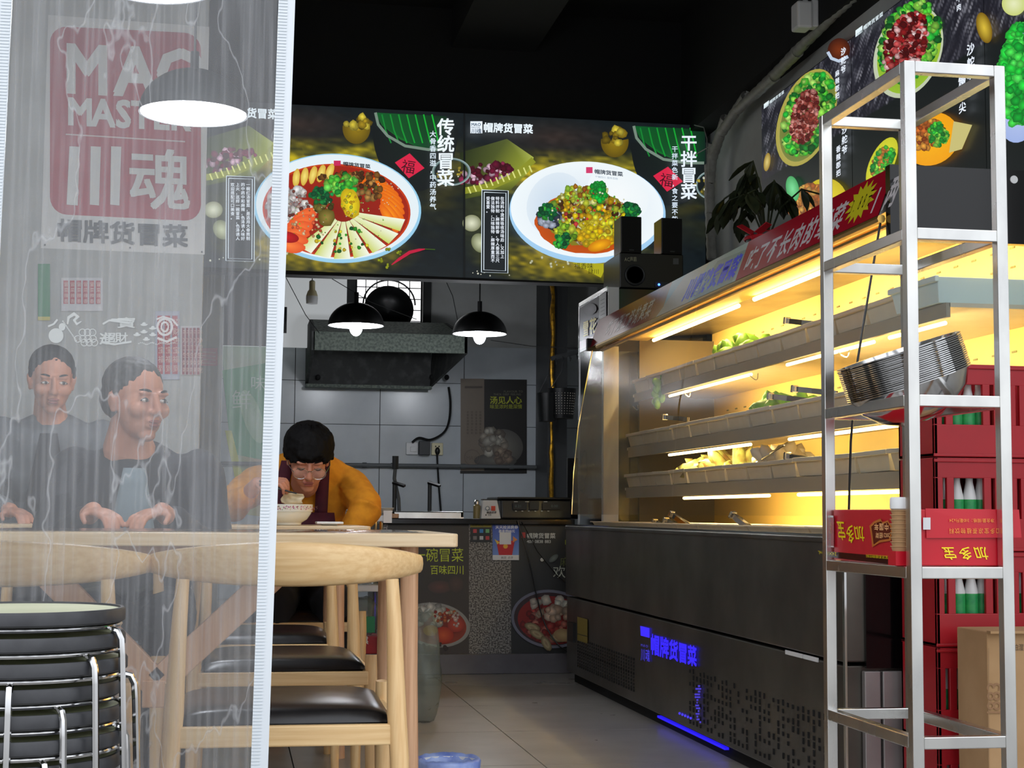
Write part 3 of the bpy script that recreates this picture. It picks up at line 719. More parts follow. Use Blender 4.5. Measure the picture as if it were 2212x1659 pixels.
for x,z,h in SH:
    s=M().box(x+.01,CXB-.02,CY0+.02,CY1-.04,z+h-.012,z+h).build('shelf','tray_white',dc)
    M().box(x,x+.012,CY0+.02,CY1-.1,z,z+h).build('price_rail','rail_grey',s)
M().box(1.66,CXB-.02,CY0+.02,CY1-.04,.738,.745).build('deck','tray_white',dc)
tl=M()
for (x,z,a,b,m_) in ((1.99,1.640,7.43,6.12,'tube_warm'),(1.99,1.640,5.92,4.86,'tube_warm'),(1.99,1.64,4.7,4.1,'tube_warm'),
     (1.935,1.335,6.95,5.80,'tube_shelf'),(1.935,1.335,5.40,4.62,'tube_shelf'),(1.935,1.335,4.5,4.12,'tube_shelf'),(1.905,1.065,6.85,5.72,'tube_shelf'),(1.905,1.065,5.3,4.25,'tube_shelf'),(1.90,.872,6.6,5.5,'tube_shelf'),(1.90,.872,5.2,4.2,'tube_shelf')):
    M().tube([(x,a,z),(x,b,z)],.009 if m_=='tube_warm' else .006,8).build('light_tube',m_,dc,smooth=True)
def tlight(x,z,a,b,e,back=.55):
    l=bpy.data.lights.new('tube_glow','AREA'); l.shape='RECTANGLE'; l.size=a-b; l.size_y=.03; l.energy=e*1.25; l.color=(1,.76,.33)
    o=bpy.data.objects.new('tube_glow',l); col.objects.link(o); o.location=Vector((x,(a+b)/2,z-.012))-ORG[dc]; o.parent=dc
    o.rotation_euler=Matrix((Vector((0,1,0)),Vector((-.8,0,-.6)).normalized()*-1 if False else Vector((0,1,0)).cross(Vector((0,0,1))),Vector((0,0,1)))).transposed().to_euler() if False else (Vector((-back,0,1))).to_track_quat('Z','X').to_euler()
    d=Vector((-back,0,1)).normalized(); xx=Vector((0,1,0)); yy=d.cross(xx); o.rotation_euler=Matrix((xx,yy,d)).transposed().to_euler()
for (x,z,a,b,e) in ((1.99,1.64,7.43,6.12,9),(1.99,1.64,5.92,4.86,8),(1.99,1.64,4.7,4.1,5),(1.935,1.335,6.95,5.80,6),(1.935,1.335,5.40,4.62,5),(1.935,1.335,4.5,4.12,2),(1.905,1.065,6.85,5.72,6),(1.905,1.065,5.3,4.25,6),(1.90,.872,6.6,5.5,6),(1.90,.872,5.2,4.2,6)): tlight(x,z,a,b,e,.9)
for k in range(4):
    M().tube([(1.93+.01*math.sin(q),4.9-q*.03+k*.9,1.33-.02*math.sin(q)) for q in [j*.52 for j in range(7)]],.002,5).build('wire','tray_white',dc)
v=M()
for k in range(26):
    for z in (1.62,1.56,1.30,1.24): v.box(CXB-.0225,CXB-.02,4.1+k*.13,4.13+k*.13,z,z+.006)
v.build('back_slots','food_dark',dc,kind='stuff')
# trays in rows along the shelves
def tray_mesh(m,w=.255,d=.34,h=.06,t=.004):
    a=.012
    o=[(0,0),(w,0),(w,d),(0,d)]; b=[(a,a),(w-a,a),(w-a,d-a),(a,d-a)]
    v=[(y,x,h) for x,y in o]+[(y,x,0) for x,y in b]+[(y,x,.004) for x,y in [(a+t,a+t),(w-a-t,a+t),(w-a-t,d-a-t),(a+t,d-a-t)]]+[(y,x,h) for x,y in [(t,t),(w-t,t),(w-t,d-t),(t,d-t)]]
    f=[(i,(i+1)%4,(i+1)%4+4,i+4) for i in range(4)]+[(4,5,6,7)]+[(8,9,10,11)]+[(8+i,8+(i+1)%4,12+(i+1)%4,12+i) for i in range(4)]+[(12+i,12+(i+1)%4,(i+1)%4,i) for i in range(4)]
    m.add(v,f); m.box(-.008,.004,-.004,w+.004,h-.012,h+.002); return m
ORD=['first','second','third','fourth','fifth','sixth','seventh','eighth','ninth','tenth','eleventh','twelfth','thirteenth']
SN=['top','middle','lower']
tr0=None
for si,(x,z,h) in enumerate(SH):
    n=13
    for k in range(n):
        y1=CY1-.12-k*.262
        lab='%s white food tray from the far end on the %s shelf of the display case'%(ORD[k],SN[si])
        if tr0 is None: tr0=tray_mesh(M()).build('food_tray','tray_white',bevel=.002); tr0.data=tr0.data; o=tr0; tag(o,lab,'tray','white food trays on the case shelves')
        else: o=dup(tr0,label=lab)
        o.location=(x-.012+.17,y1-.13,z+h+random.uniform(0,.002)); o.rotation_euler=(R(random.uniform(-.6,.6)),0,R(random.uniform(-1,1)))
for k in range(11):
    o=dup(tr0,label='%s white tray from the far end in the bottom deck of the display case'%ORD[k],group='white trays in the case deck'); o.location=(1.66+.2,CY1-.3-k*.29,.746); o.scale=(1,1.1,.35)
o=dup(tr0,label='pale blue plastic bin at the near end of the top case shelf',group=None)
o.data=o.data.copy(); o.data.materials[0]=MATS['tray_blue']; o['group']='bins at the near case end'; o.name='storage_bin'; o.location=(2.06,4.24,1.385+.003); o.scale=(1.0,1.2,1.2)
del o['group']
# foods in view
def heap(name,lab,cat,c,r,m,n=14):
    mm=M()
    for _ in range(n):
        a=random.uniform(0,6.3); q=random.random()**.5
        mm.ell((c[0]+r[0]*q*math.cos(a),c[1]+r[1]*q*math.sin(a),c[2]+r[2]*(1-q)*random.random()+.01),(r[0]*.35,r[1]*.3,r[2]*.5),Euler((random.random()*3,random.random()*3,0)).to_matrix(),8,6)
    tag(mm.build(name,m,smooth=2),lab,cat)
heap('vegetable_heap','green leafy vegetables piled in a tray on the top shelf','vegetable',(2.05,6.2,1.44),(.09,.22,.07),'veg',30)
heap('vegetable_heap','pale green cabbage mound on the middle shelf of the case','vegetable',(2.03,5.75,1.19),(.08,.24,.05),'veg',22)
heap('mushroom_heap','dark wood ear mushrooms at the far end of the lower shelf','mushroom',(2.02,6.5,.985),(.08,.35,.035),'food_dark',40)
heap('noodle_heap','tangle of pale dried bean noodles on the lower shelf','noodles',(2.0,5.7,1.0),(.08,.2,.04),'tray_white',26)
m=M()
for k in range(8):
    a=random.uniform(-.5,.5); m.ell((1.905+random.uniform(-.015,.015),7.02+a*.03,1.40-k*.014),(.02,.014,.024),Euler((a,a*2,k)).to_matrix(),8,6)
m.tube([(1.91,7.0,1.44),(1.905,7.01,1.40)],.003); tag(m.build('herb_sprig','veg',smooth=2),'green herb sprig hanging over the top shelf edge','herb')
# tongs
def tongs(c,ang,lab,tilt,L=.2):
    """c = handle end; spring-steel food tongs with a folded square head"""
    t=thing('food_tongs',lab,'tongs',c,0,'serving tongs left in the case trays'); s=M()
    for sg in (-1,1):
        P=[(0,sg*.003,0),(.03,sg*.012,0),(L*.5,sg*.016,0),(L*.9,sg*.012,0),(L,sg*.004,0)]
        for a,b in zip(P[:-1],P[1:]): s.obox(a,b,.018,.0015,side=(0,0,1))
    s1=s.build('tong_arm','chrome'); s1.parent=t; s1.location=(L/2,0,-.009)
    h=M().box(-.006,.006,-.014,.014,-.013,.013).build('tong_head','chrome',bevel=.003); h.parent=t; h.location=(0,0,-.013)
    t.rotation_euler=(0,R(tilt),ang); return t
for px,py,X,ang,lab,tl_ in ((1384,1135,1.72,R(-60),'gold toned tongs in the bottom deck, nearest the far end',25),(1414,1127,1.76,R(-60),'tongs in the bottom deck, second from the far end',15),(1438,1124,1.74,R(-60),'tongs in the bottom deck, third from the far end, lying low',15),
    (1450,1110,1.74,R(-50),'long tongs standing up in the bottom deck beside the low pair',30),(1582,1112,1.74,R(-55),'single tongs leaning in the middle of the bottom deck',32),
    (1436,901,1.88,R(-75),'tongs on the middle shelf near its far end',6),(1701,985,1.87,R(-75),'tongs lying on the lower shelf behind the rack post',8),(1700,693,1.92,R(-70),'tongs on the top shelf',10),
    (1664,856,1.89,R(-65),'tongs on the middle shelf, left of the last pair',8),(1716,840,1.90,R(-65),'tongs on the middle shelf nearest the rack',8)):
    p=W(px,py,X=X); tongs((p.x,p.y,p.z),ang,lab,tl_)
m=M(); a=W(1620,1008,X=1.92); b=W(1694,962,X=1.92)
m.tube([a,b],.003); d=(b-a)
for k in (-1,0,1): m.tube([b-d*.25,b-d*.1+Vector((0,.02*k,.01)),b+Vector((0,.016*k,0))],.002,5)
tag(m.build('strainer_spoon','chrome',smooth=True),'wire strainer spoon resting across a lower shelf tray','spoon')

# ================= drinks fridge behind the case, speakers, plant
fr=thing('drinks_fridge','tall black drinks fridge with a beer poster on its side, behind the case','fridge',(2.1,8.0,0))
fx=W(1313,640,Y=7.7).x
M().box(fx,2.5,7.7,8.36,.05,1.93).build('cabinet','black_gloss',fr,bevel=.006)
M().box(fx+.02,2.48,7.72,8.34,0,.05).build('foot','black_matte',fr)
M().box(fx,fx+.055,7.69,7.70,.8,1.93).build('door_trim','white_plastic',fr)
M().box(fx-.004,fx,7.7,8.36,1.915,1.935).box(fx-.004,fx,8.35,8.365,.3,1.93).build('side_trim','chrome',fr)
cv=Cv(pl(0,X=fx-.003),.0004)
cv.poly([(1252,666),(1310,628),(1310,736),(1252,762)],(40,26,28)); cv.poly([(1252,738),(1310,715),(1310,728),(1252,756)],(140,110,110)); cv.poly([(1294,640),(1309,630),(1309,712),(1294,722)],(176,178,176))
for k in range(9): cv.line([(1297,650+k*8),(1306,645+k*8)],1,(90,90,90))
cv.text('雪',1259,726,17,(216,196,30),U=(.75,-.3),V=(0,-2.1),bold=.05); cv.text('花',1273,720,17,(216,196,30),U=(.9,-.35),V=(0,-2.1),bold=.05); cv.ell(1275,668,14,12,(96,90,92),(50,40,42),rot=-30)
cv.build('side_poster','print_matte',fr,label='dark poster with yellow lettering')
FT=1.935
def satellite(x0,x1,lab):
    t=thing('loudspeaker',lab,'speaker',((x0+x1)/2,7.8,2.115),0,'pair of small loudspeakers')
    M().box(x0,x1,7.74,7.89,2.115,2.30).build('cabinet','black_plastic',t,bevel=.004)
    M().box(x0+.004,x1-.004,7.732,7.74,2.122,2.295).build('grille','black_matte',t); M().box((x0+x1)/2-.012,(x0+x1)/2+.012,7.730,7.733,2.124,2.13).build('badge','dark_grey',t)
s0,s1,s2,s3=[W(q,560,Y=7.74).x for q in (1341,1386,1429,1474)]
dz=W(1360,552,Y=7.74).z
sw=thing('subwoofer','black subwoofer box with a round port and a blue light, on the fridge','speaker',(s0/2+s3/2,7.85,FT))
M().box(s0-.005,s3+.005,7.74,8.1,FT,2.115).build('cabinet','black_plastic',sw,bevel=.005)
satellite(s0,s1,'small black loudspeaker on the left end of the subwoofer'); satellite(s2,s3,'small black loudspeaker on the right end of the subwoofer')
c=W(1372,594,Y=7.735); M().tube([(c.x+.048*math.cos(a),7.735,c.z+.048*math.sin(a)) for a in [k*math.pi/14 for k in range(28)]],.006,8,closed=True).build('port_ring','dark_grey',sw,smooth=True)
M().lathe([(.0,0),(.042,0)],(c.x,7.7375,c.z),24,Matrix.Rotation(R(90),4,'X')).build('port','black_matte',sw)
c=W(1423,615,Y=7.735); M().box(c.x-.02,s3,7.733,7.74,c.z-.012,c.z+.014).build('control_panel','dark_grey',sw)
mat('led_blue_bright',(60,110,255),.5,emit=6); M().ell((c.x,7.73,c.z),(.006,.004,.006)).build('power_light','led_blue_bright',sw)
c=W(1445,612,Y=7.73); M().lathe([(.0,0),(.006,0),(.006,.008),(0,.008)],(c.x,7.733,c.z),12,Matrix.Rotation(R(90),4,'X')).build('knob','black_plastic',sw)
cv=Cv(pl(0,Y=7.7395),.0004); cv.text('AC声霸',1349,564,11,(180,178,150),bold=.0,adv=.7,U=(.7,0)); cv.rect(1454,558,1466,571,(90,92,94)); cv.build('logo','print_matte',sw)
# plant
p=W(1655,470,X=2.06); PY=p.y
pt=thing('potted_plant','drooping dark leafed plant in a pot tied with red ribbon, on the case','plant',(2.06,PY,1.756))
M().lathe([(.055,0),(.075,.10),(.085,.15),(.078,.15),(.07,.13),(0,.13)],(2.06,PY,1.756),20).build('pot','pot_dark',pt,smooth=True)
rb=M().tube([(2.06+.082*math.cos(a),PY+.082*math.sin(a),1.89) for a in [k*math.pi/10 for k in range(20)]],.008,6,closed=True)
rb.obox((1.99,PY-.05,1.89),(1.985,PY-.1,1.80),.02,.003); rb.obox((1.99,PY-.05,1.90),(1.95,PY-.0,1.94),.03,.004); rb.obox((2.0,PY-.07,1.90),(2.03,PY-.12,1.93),.03,.004); rb.obox((2.0,PY-.07,1.90),(2.12,PY-.08,1.91),.02,.004)
rb.build('ribbon','ribbon',pt)
stm=M(); leaves=[]
for k in range(13):
    a=random.uniform(0,6.3); h=random.uniform(.15,.36); rr=random.uniform(.05,.24); P=[(2.06,PY,1.87)]
    for q in (.35,.7,1): P.append((2.06+rr*q**1.3*math.cos(a),PY+rr*q**1.3*math.sin(a)*1.2,1.87+h*math.sin(q*2.1)))
    stm.tube(P,.004,5); leaves.append((P[-1],a)); leaves.append((P[2],a+.6))
stm.build('stem','leaf',pt)
for (b,a) in leaves:
    for q in range(3 if random.random()<.75 else 4):
        aa=a+random.uniform(-1.5,1.5); L=random.uniform(.07,.13); wd=L*.24; dn=random.uniform(-.6,-1.3); m=M()
        d=Vector((math.cos(aa)*math.cos(dn),math.sin(aa)*math.cos(dn),math.sin(dn))); s_=Vector((-math.sin(aa),math.cos(aa),0)); nn=d.cross(s_)
        v=[];B=Vector(b)
        for t_,ww in ((0,.05),(.25,.8),(.5,1),(.75,.7),(1,.03)):
            v+=[B+d*L*t_-s_*wd*ww+nn*.006*ww,B+d*L*t_+nn*(-.004),B+d*L*t_+s_*wd*ww+nn*.006*ww]
        f=[(3*i+j,3*i+j+1,3*i+j+4,3*i+j+3) for i in range(4) for j in (0,1)]
        m.add(v,f); m.build('leaf','leaf',pt,smooth=True)
# conduit and alarm box on the right wall
def pw(x,y,X=2.5): return W(x,y,X=X)
P=[pw(1537,560),pw(1534,470),pw(1533,400),pw(1538,345),pw(1556,290),pw(1590,240),pw(1640,195),pw(1690,145),pw(1740,90),pw(1800,30),pw(1850,-15)]
m=M(); Q=[]
for i in range(len(P)-1):
    for k in range(14): Q.append(P[i].lerp(P[i+1],k/8))
m.tube(Q,[.0255+.003*(i%2) for i in range(len(Q))],12); tag(m.build('conduit_pipe','conduit',smooth=True),'thick grey corrugated conduit climbing along the right wall to the ceiling','conduit')
m=M(); m.tube([pw(1500,335,2.45),pw(1530,318,2.48),pw(1538,330,2.48),pw(1529,345,2.48)],.003,5); m.tube([pw(1500,270,2.45),pw(1520,275,2.46),pw(1527,300,2.46),pw(1527,400,2.46)],.003,5)
tag(m.build('loose_cable','conduit',smooth=True),'thin loose cable hanging at the right end of the big light box','cable')
c=pw(1740,36,2.42)
t=thing('sensor_box','small white sensor box hung from the ceiling near the menu panels','sensor',(c.x,c.y,c.z))
M().box(c.x-.05,c.x+.02,c.y-.04,c.y+.05,c.z-.06,c.z+.06).build('housing','white_plastic',t,bevel=.01)
M().box(c.x+.02,c.x+.05,c.y-.03,c.y+.03,c.z-.05,c.z+.07).build('bracket','white_plastic',t,bevel=.006)
M().tube([(c.x,c.y,c.z+.05),(c.x,c.y,ZC)],.012,8).build('hanger','white_plastic',t)

# ================= kitchen counter
cf0=8.0; ct=.775; cxr=1.72; cxl=W(838,1300,Y=cf0).x-.05
kc=thing('kitchen_counter','granite kitchen counter with two food posters on its front and a dark top','counter',(1.1,8.3,0))
M().box(cxl,cxr,cf0,8.6,.1,ct-.03).build('front_slab','granite',kc)
M().box(cxl,cxr,cf0-.03,8.62,ct-.03,ct).build('counter_top','black_gloss',kc,bevel=.004)
M().box(cxl-.05,cxr,cf0-.02,8.6,0,.1).build('plinth','marble',kc,bevel=.004)
cv=Cv(pl(0,Y=cf0-.001),.0004)
cv.poly([(838,1123),(1013,1126),(1013,1413),(838,1411)],(0,0,0),[(56,54,50),(60,57,52),(74,66,62),(66,58,54)])
cv.poly([(1104,1127),(1236,1130),(1236,1413),(1104,1413)],(0,0,0),[(62,62,60),(54,54,52),(40,40,40),(44,44,44)])
cv.text('一碗冒菜',892,1211,27.5,(206,222,60),adv=1.0,V=(0,-1.15)); cv.text('百味四川',929,1239,18.5,(206,222,60),bold=.01,V=(0,-1.15))
cv.ell(950,1268,26,14,(110,74,66),(76,64,60)); cv.ell(985,1262,16,18,(90,72,66),(72,62,58))
cv.ell(940,1350,76,48,(190,190,184),(150,150,146),rot=8,n=40); cv.ell(940,1350,68,42,(120,30,20),(150,60,40),rot=8,n=40)
cv.scat(925,1330,44,22,40,9,[(220,218,210),(190,190,184)]); cv.scat(962,1332,30,14,34,4,[(190,50,30),(230,120,60),(240,220,190)]); cv.ell(958,1372,22,18,(214,96,50),(170,44,24)); cv.ell(985,1350,18,16,(216,90,60),(160,50,40)); cv.ell(930,1362,16,12,(226,190,40),(190,140,30)); cv.scat(985,1340,14,14,10,4,[(240,210,200)])
cv.scat(940,1398,40,8,20,4,[(70,50,44),(90,60,50)])
# right poster
cv.rect(1126,1150,1135,1162,(190,70,70)); cv.text('帽牌货冒菜',1138,1162,12.4,(196,200,198),bold=.05); cv.text('400 0838 883',1138,1173,9.4,(196,200,198),bold=.03,adv=.92)
cv.text('冒',1217,1190,30,(150,160,60)); cv.text('麻',1209,1222,22,(110,118,70)); cv.text('欢',1194,1246,28,(200,206,190)); cv.ell(1196,1206,12,6,(130,136,126),(90,96,90),rot=-40); cv.ell(1171,1209,4,4,(220,220,215))
cv.ell(1190,1337,86,63,(150,150,165),(120,120,135),rot=6,n=48); cv.ell(1190,1337,80,57,(40,26,30),(60,40,44),rot=6,n=48); cv.ell(1192,1340,74,52,(120,24,22),(146,34,30),rot=6,n=48)
cv.scat(1192,1350,66,42,110,7,[(170,40,36),(200,70,60),(150,20,20),(220,130,110)]); cv.scat(1205,1302,60,12,18,9,[(226,214,196),(236,226,210)]); cv.scat(1200,1325,40,12,14,10,[(216,180,150),(226,196,170)])
for x,y,a in ((1150,1355,20),(1160,1370,30),(1180,1390,60),(1205,1378,10)): cv.ell(x,y,18,9,(210,196,150),(110,90,60),rot=a,jag=.04); cv.ell(x,y,11,4,(150,120,90),(190,170,130),rot=a)
cv.ell(1218,1372,22,14,(206,180,130),(160,130,90),rot=10,jag=.05)
cv.build('food_posters','print_matte',kc)
cv=Cv(pl(0,Y=cf0-.0035),.0004)
cv.rect(1016,1126,1061,1139,(150,140,40)); cv.rect(1016,1139,1061,1171,(34,38,42)); cv.text('欢迎使用',1019,1136,6.5,(60,56,20)); 
for x,y,c in ((1026,1147,(200,70,80)),(1040,1147,(60,140,210)),(1053,1147,(120,190,130)),(1026,1162,(120,120,124)),(1040,1162,(200,204,208)),(1053,1162,(190,70,80))): cv.rect(x-4,y-4,x+4,y+4,c)
cv.build('payment_sticker','print_matte',kc,label='small black and yellow payment sticker')
cv=Cv(pl(0,Y=cf0-.006),.0004)
cv.poly([(1064,1127),(1121,1128),(1121,1210),(1064,1210)],(0,0,0),[(36,70,180),(40,80,190),(140,170,230),(130,160,225)]); cv.rect(1082,1127,1103,1131,(200,50,60))
cv.text('天天捡消费券',1070,1142,8.2,(240,244,250),bold=.04,U=(1,-.05)); cv.text('最高得88元',1077,1150,7,(240,244,250),bold=.03)
cv.rect(1079,1151,1104,1177,(225,228,232))
cv.poly([(1072,1168),(1112,1168),(1106,1200),(1078,1200)],(200,40,50)); cv.ell(1092,1180,5,5,(240,180,60)); cv.poly([(1068,1164),(1080,1172),(1074,1176)],(230,200,80)); cv.poly([(1108,1158),(1118,1166),(1108,1172)],(230,150,90))
cv.rect(1079,1150,1104,1176,(228,230,234)); cv.rect(1064,1199,1121,1210,(225,228,232)); cv.text('美团 点评',1082,1207,6,(60,60,64))
cv.build('voucher_poster','print_matte',kc,label='small blue and red voucher poster')
m=M(); m.tube(sm([W(1118,1125,Y=7.96),W(1140,1200,Y=7.94),W(1160,1290,Y=7.94),W(1178,1350,Y=7.93),W(1205,1392,Y=7.9),W(1228,1410,Y=7.85),W(1230,1420,Y=7.8)]),.0035,6)
m.tube([W(1128,1128,Y=7.96),W(1160,1190,Y=7.95),W(1200,1240,Y=7.94),W(1234,1270,Y=7.9)],.002,6)
tag(m.build('power_cable','black_plastic',smooth=True),'black cable hanging down the counter front to the floor','cable')
# things on the counter (k0 = counter top)
def on(px,Y): return W(px,1110,Y=Y).x
x0,x1=on(1076,8.2),on(1228,8.2)
sc_=thing('weighing_scale','black electronic weighing scale on the right end of the counter','scale',((x0+x1)/2,8.3,ct))
M().prism([(x0,8.1,ct),(x1,8.1,ct),(x1,8.12,ct+.10),(x0,8.12,ct+.10)],(0,.3,0)).build('body','black_plastic',sc_,bevel=.008)
M().box(x0-.02,x1+.01,8.1,8.45,ct+.10,ct+.112).build('weighing_plate','black_plastic',sc_,bevel=.004)
cv=Cv(pl(0,Y=8.104),.0004); cv.rect(1108,1083,1138,1101,(22,26,28)); cv.rect(1144,1083,1164,1101,(22,26,28)); cv.rect(1172,1083,1210,1101,(22,26,28)); cv.text('0.21',1112,1096,8,(90,110,110)); cv.text('0.00',1190,1096,8,(90,110,110))
for k in range(6): cv.rect(1112+k*14,1103,1116+k*14,1105,(170,170,170))
for x in (1110,1134,1174): cv.rect(x,1083,x+8,1084.5,(190,190,190))
cv.m.v=[(a,b-.006,c) for a,b,c in cv.m.v]; cv.build('display','print_matte',sc_)
x0,x1=on(1038,8.1),on(1081,8.1)
q=thing('payment_stand','white slanted payment stand beside the weighing scale','stand',((x0+x1)/2,8.15,ct))
M().prism([(x0,8.08,ct),(x1,8.08,ct),(x1-.015,8.11,ct+.095),(x0+.012,8.11,ct+.095)],(0,.07,0)).build('body','white_plastic',q,bevel=.004)
M().box(x0+.012,x1-.016,8.11,8.17,ct+.094,ct+.10).build('top_plate','black_plastic',q)
cv=Cv(pl(0,Y=8.085),.0004); cv.ell(1053,1098,4.6,4.6,(50,90,110)); cv.ell(1053,1098,3.4,3.4,(220,224,226)); cv.rect(1061,1093,1070,1103,(224,70,40)); cv.text('美团点评',1051,1109,5.4,(40,40,44),bold=.04); cv.text('● 扫码',1048,1114,4,(50,50,54)); cv.build('print','print_matte',q)
m=M().lathe([(.019,0),(.019,.065),(.012,.072),(.012,.082)],(on(1030,8.15),8.15,ct),16)
q=thing('pepper_bottle','small bottle of yellowish seasoning beside the payment stand','bottle',(on(1030,8.15),8.15,ct)); mat('seasoning',(150,132,84),.3); m.build('body','seasoning',q,smooth=True)
M().lathe([(.015,.074),(.015,.088),(.008,.095)],(on(1030,8.15),8.15,ct),12).build('lid','chrome',q,smooth=True)
x0,x1=on(838,8.35),on(990,8.35)
q=thing('steel_sink','shallow stainless steel sink set on the counter','sink',((x0+x1)/2,8.35,ct))
M().box(x0,x1,8.15,8.18,ct,ct+.035).box(x0,x1,8.5,8.53,ct,ct+.035).box(x0,x0+.02,8.15,8.53,ct,ct+.035).box(x1-.02,x1,8.15,8.53,ct,ct+.035).build('rim','steel',q,bevel=.006); M().box(x0,x1,8.15,8.53,ct,ct+.006).build('basin','steel',q)
x=on(834,8.08); m=M().box(x-.06,x+.06,8.03,8.13,ct,ct+.022); tag(m.build('wooden_board','wood_pink',bevel=.003),'small wooden board at the left end of the counter','board')
m=M().lathe([(.018,0),(.03,.012),(.042,.028),(.040,.029),(.028,.014),(0,.006)],(x,8.08,ct+.023),24); tag(m.build('small_bowl','porcelain',smooth=True),'small pale bowl on the wooden board','bowl')
# taps
def tap(px,lab,hose):
    t=thing('water_tap',lab,'tap',(W(px,1000,Y=8.56).x,8.56,ct)); X=W(px,1000,Y=8.56).x; zt=W(px,1042,Y=8.56).z
    M().tube([(X,8.56,ct),(X,8.56,zt)],.011,10).build('spout_pipe','dark_grey',t,smooth=True)
    M().obox((X-.008,8.56,zt),(X+.05,8.52,zt-.02),.02,.012).build('lever','black_plastic',t)
    if hose:
        zz=W(857,985,Y=8.56).z; M().tube([(X+.03,8.58,ct),(X+.025,8.58,ct+.1),(X+.0,8.575,zt+.02),(X+.004,8.57,zz-.06)],.010,8).build('hose','pipe_grey',t,smooth=True)
        M().tube([(X+.004,8.57,zz-.07),(X+.004,8.57,zz)],.017,8).build('valve','dark_grey',t,smooth=True)
tap(853,'dark tap with a hose rising above it, left of the sink taps',True); tap(929,'dark tap with a short lever in the middle of the sink',False)
# ---- back wall fittings
def bw(px,py,Y=YB-.03): return W(px,py,Y=Y)
def plate(name,lab,cat,px0,py0,px1,py1,m,fn=None,th=.02):
    a=bw(px0,py1); b=bw(px1,py0); t=thing(name,lab,cat,((a.x+b.x)/2,YB-.03,a.z)); M().box(a.x,b.x,YB-.016-th,YB-.016,a.z,b.z).build('plate',m,t,bevel=.004)
    if fn: fn(t,a,b)
    return t
plate('light_switch','grey wall switch with a rocker, under the hood cable','switch',877,956,903,982,'white_plastic',lambda t,a,b: M().box(a.x+.03,b.x-.01,YB-.042,YB-.036,a.z+.02,b.z-.03).build('rocker','white_plastic',t,bevel=.002))
plate('socket_cover','open dark flip cover beside the grey wall switch','cover',904,953,928,983,'dark_grey',None,.05)
mat('socket_cream',(222,214,176),.4)
plate('power_socket','cream wall socket with a black plug in it','socket',932,957,957,983,'socket_cream',lambda t,a,b: [M().ell(((a.x+b.x)/2,YB-.045,(a.z+b.z)/2-.015),(.018,.014,.028)).build('plug','black_plastic',t,smooth=True),M().box(a.x+.025,a.x+.033,YB-.037,YB-.035,b.z-.03,b.z-.02).box(b.x-.033,b.x-.025,YB-.037,YB-.035,b.z-.03,b.z-.02).build('socket_holes','black_matte',t)],.02)
m=M(); y=YB-.05; m.tube(sm([bw(944,975,y),bw(945,1000,y),bw(948,1050,y),bw(952,1100,y),bw(953,1112,y)]),.007,7); tag(m.build('socket_cable','black_plastic',smooth=True),'black cable hanging straight down from the cream socket','cable')
m=M(); m.tube(sm([bw(969,836,y),bw(973,870,y),bw(970,910,y),bw(958,935,y),bw(930,950,y),bw(905,946,y),bw(890,956,y)]),.009,7); tag(m.build('hood_cable','black_plastic',smooth=True),'black cable curving from the extractor hood down to the wall switch','cable')
# soup poster
cv=Cv(pl(0,Y=YB-.018),.0004); ps=thing('soup_poster','half beige half black soup poster on the tiled wall','poster',(bw(1066,1022).x,YB-.018,bw(1066,1022).z))
cv.poly([(995,818),(1046,818),(1046,1017),(995,1017)],(120,108,94)); cv.poly([(1046,819),(1138,820),(1138,1023),(1046,1021)],(22,20,18)); cv.rect(994,1017,1138,1023,(30,28,26))
cv.text('FLAVOUR TO',1088,848,6.4,(110,108,90)); cv.text('THICK DEEP FEELING',1066,854,6.2,(110,108,90),adv=.95); cv.text('汤见人心',1058,871,17.4,(176,182,40),bold=.04); cv.text('味至浓时是深情',1058,882,10,(150,156,40),bold=.03)
cv.ell(1088,965,42,38,(120,116,108),(80,78,74),rot=10,n=36); cv.ell(1070,995,46,16,(116,112,104),(70,68,64),n=30); cv.scat(1066,955,24,28,50,10,[(190,184,170),(160,150,134),(130,118,104)],rot=-20); cv.scat(1085,985,18,12,24,8,[(170,150,130),(140,120,104)])
for k in range(4): cv.text('浓香骨汤慢火熬制',1008+k*9,892,5,(84,74,64),D=(0,1),adv=1.3)
cv.ring(1020,988,17,17,.06,(100,88,76)); cv.text('MAO',1007,993,11,(104,92,80)); cv.rect(1004,834,1042,838,(80,70,62))
cv.build('print','print_matte',ps)
# extractor hood
h=thing('extractor_hood','galvanised steel extractor hood stained with grease over the stove','hood',((.48+1.42)/2,10.4,1.6))
a=W(666,760,Y=10.35);b=W(1010,765,Y=10.35); xa,xb=a.x,b.x; zt=W(680,715,Y=10.35).z; zm=W(680,756,Y=10.35).z; zt2=W(680,690,Y=10.65).z; zb=W(700,832,Y=11.2).z
M().box(xa+.03,xb,10.35,10.38,zm,zt).build('front_band','galv',h,bevel=.003)
M().prism([(xa+.03,10.38,zt),(xb-.05,10.38,zt),(xb-.12,10.65,zt2),(xa+.03,10.65,zt2)],(0,0,-.02)).build('top_slope','galv',h)
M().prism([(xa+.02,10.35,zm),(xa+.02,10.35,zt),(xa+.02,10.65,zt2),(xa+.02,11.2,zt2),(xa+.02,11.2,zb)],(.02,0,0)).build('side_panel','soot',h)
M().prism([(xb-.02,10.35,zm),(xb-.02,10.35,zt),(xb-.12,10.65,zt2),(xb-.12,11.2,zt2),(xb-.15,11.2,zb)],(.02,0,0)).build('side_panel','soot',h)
M().box(xa+.03,xb-.13,10.65,11.2,zt2-.02,zt2).build('top_panel','galv',h)
M().box(xa+.03,xb-.14,11.18,11.2,zb,zt2).build('back_panel','soot',h); M().box(xa+.02,xb-.14,11.10,11.2,zb-.02,zb).build('drip_rail','galv',h)
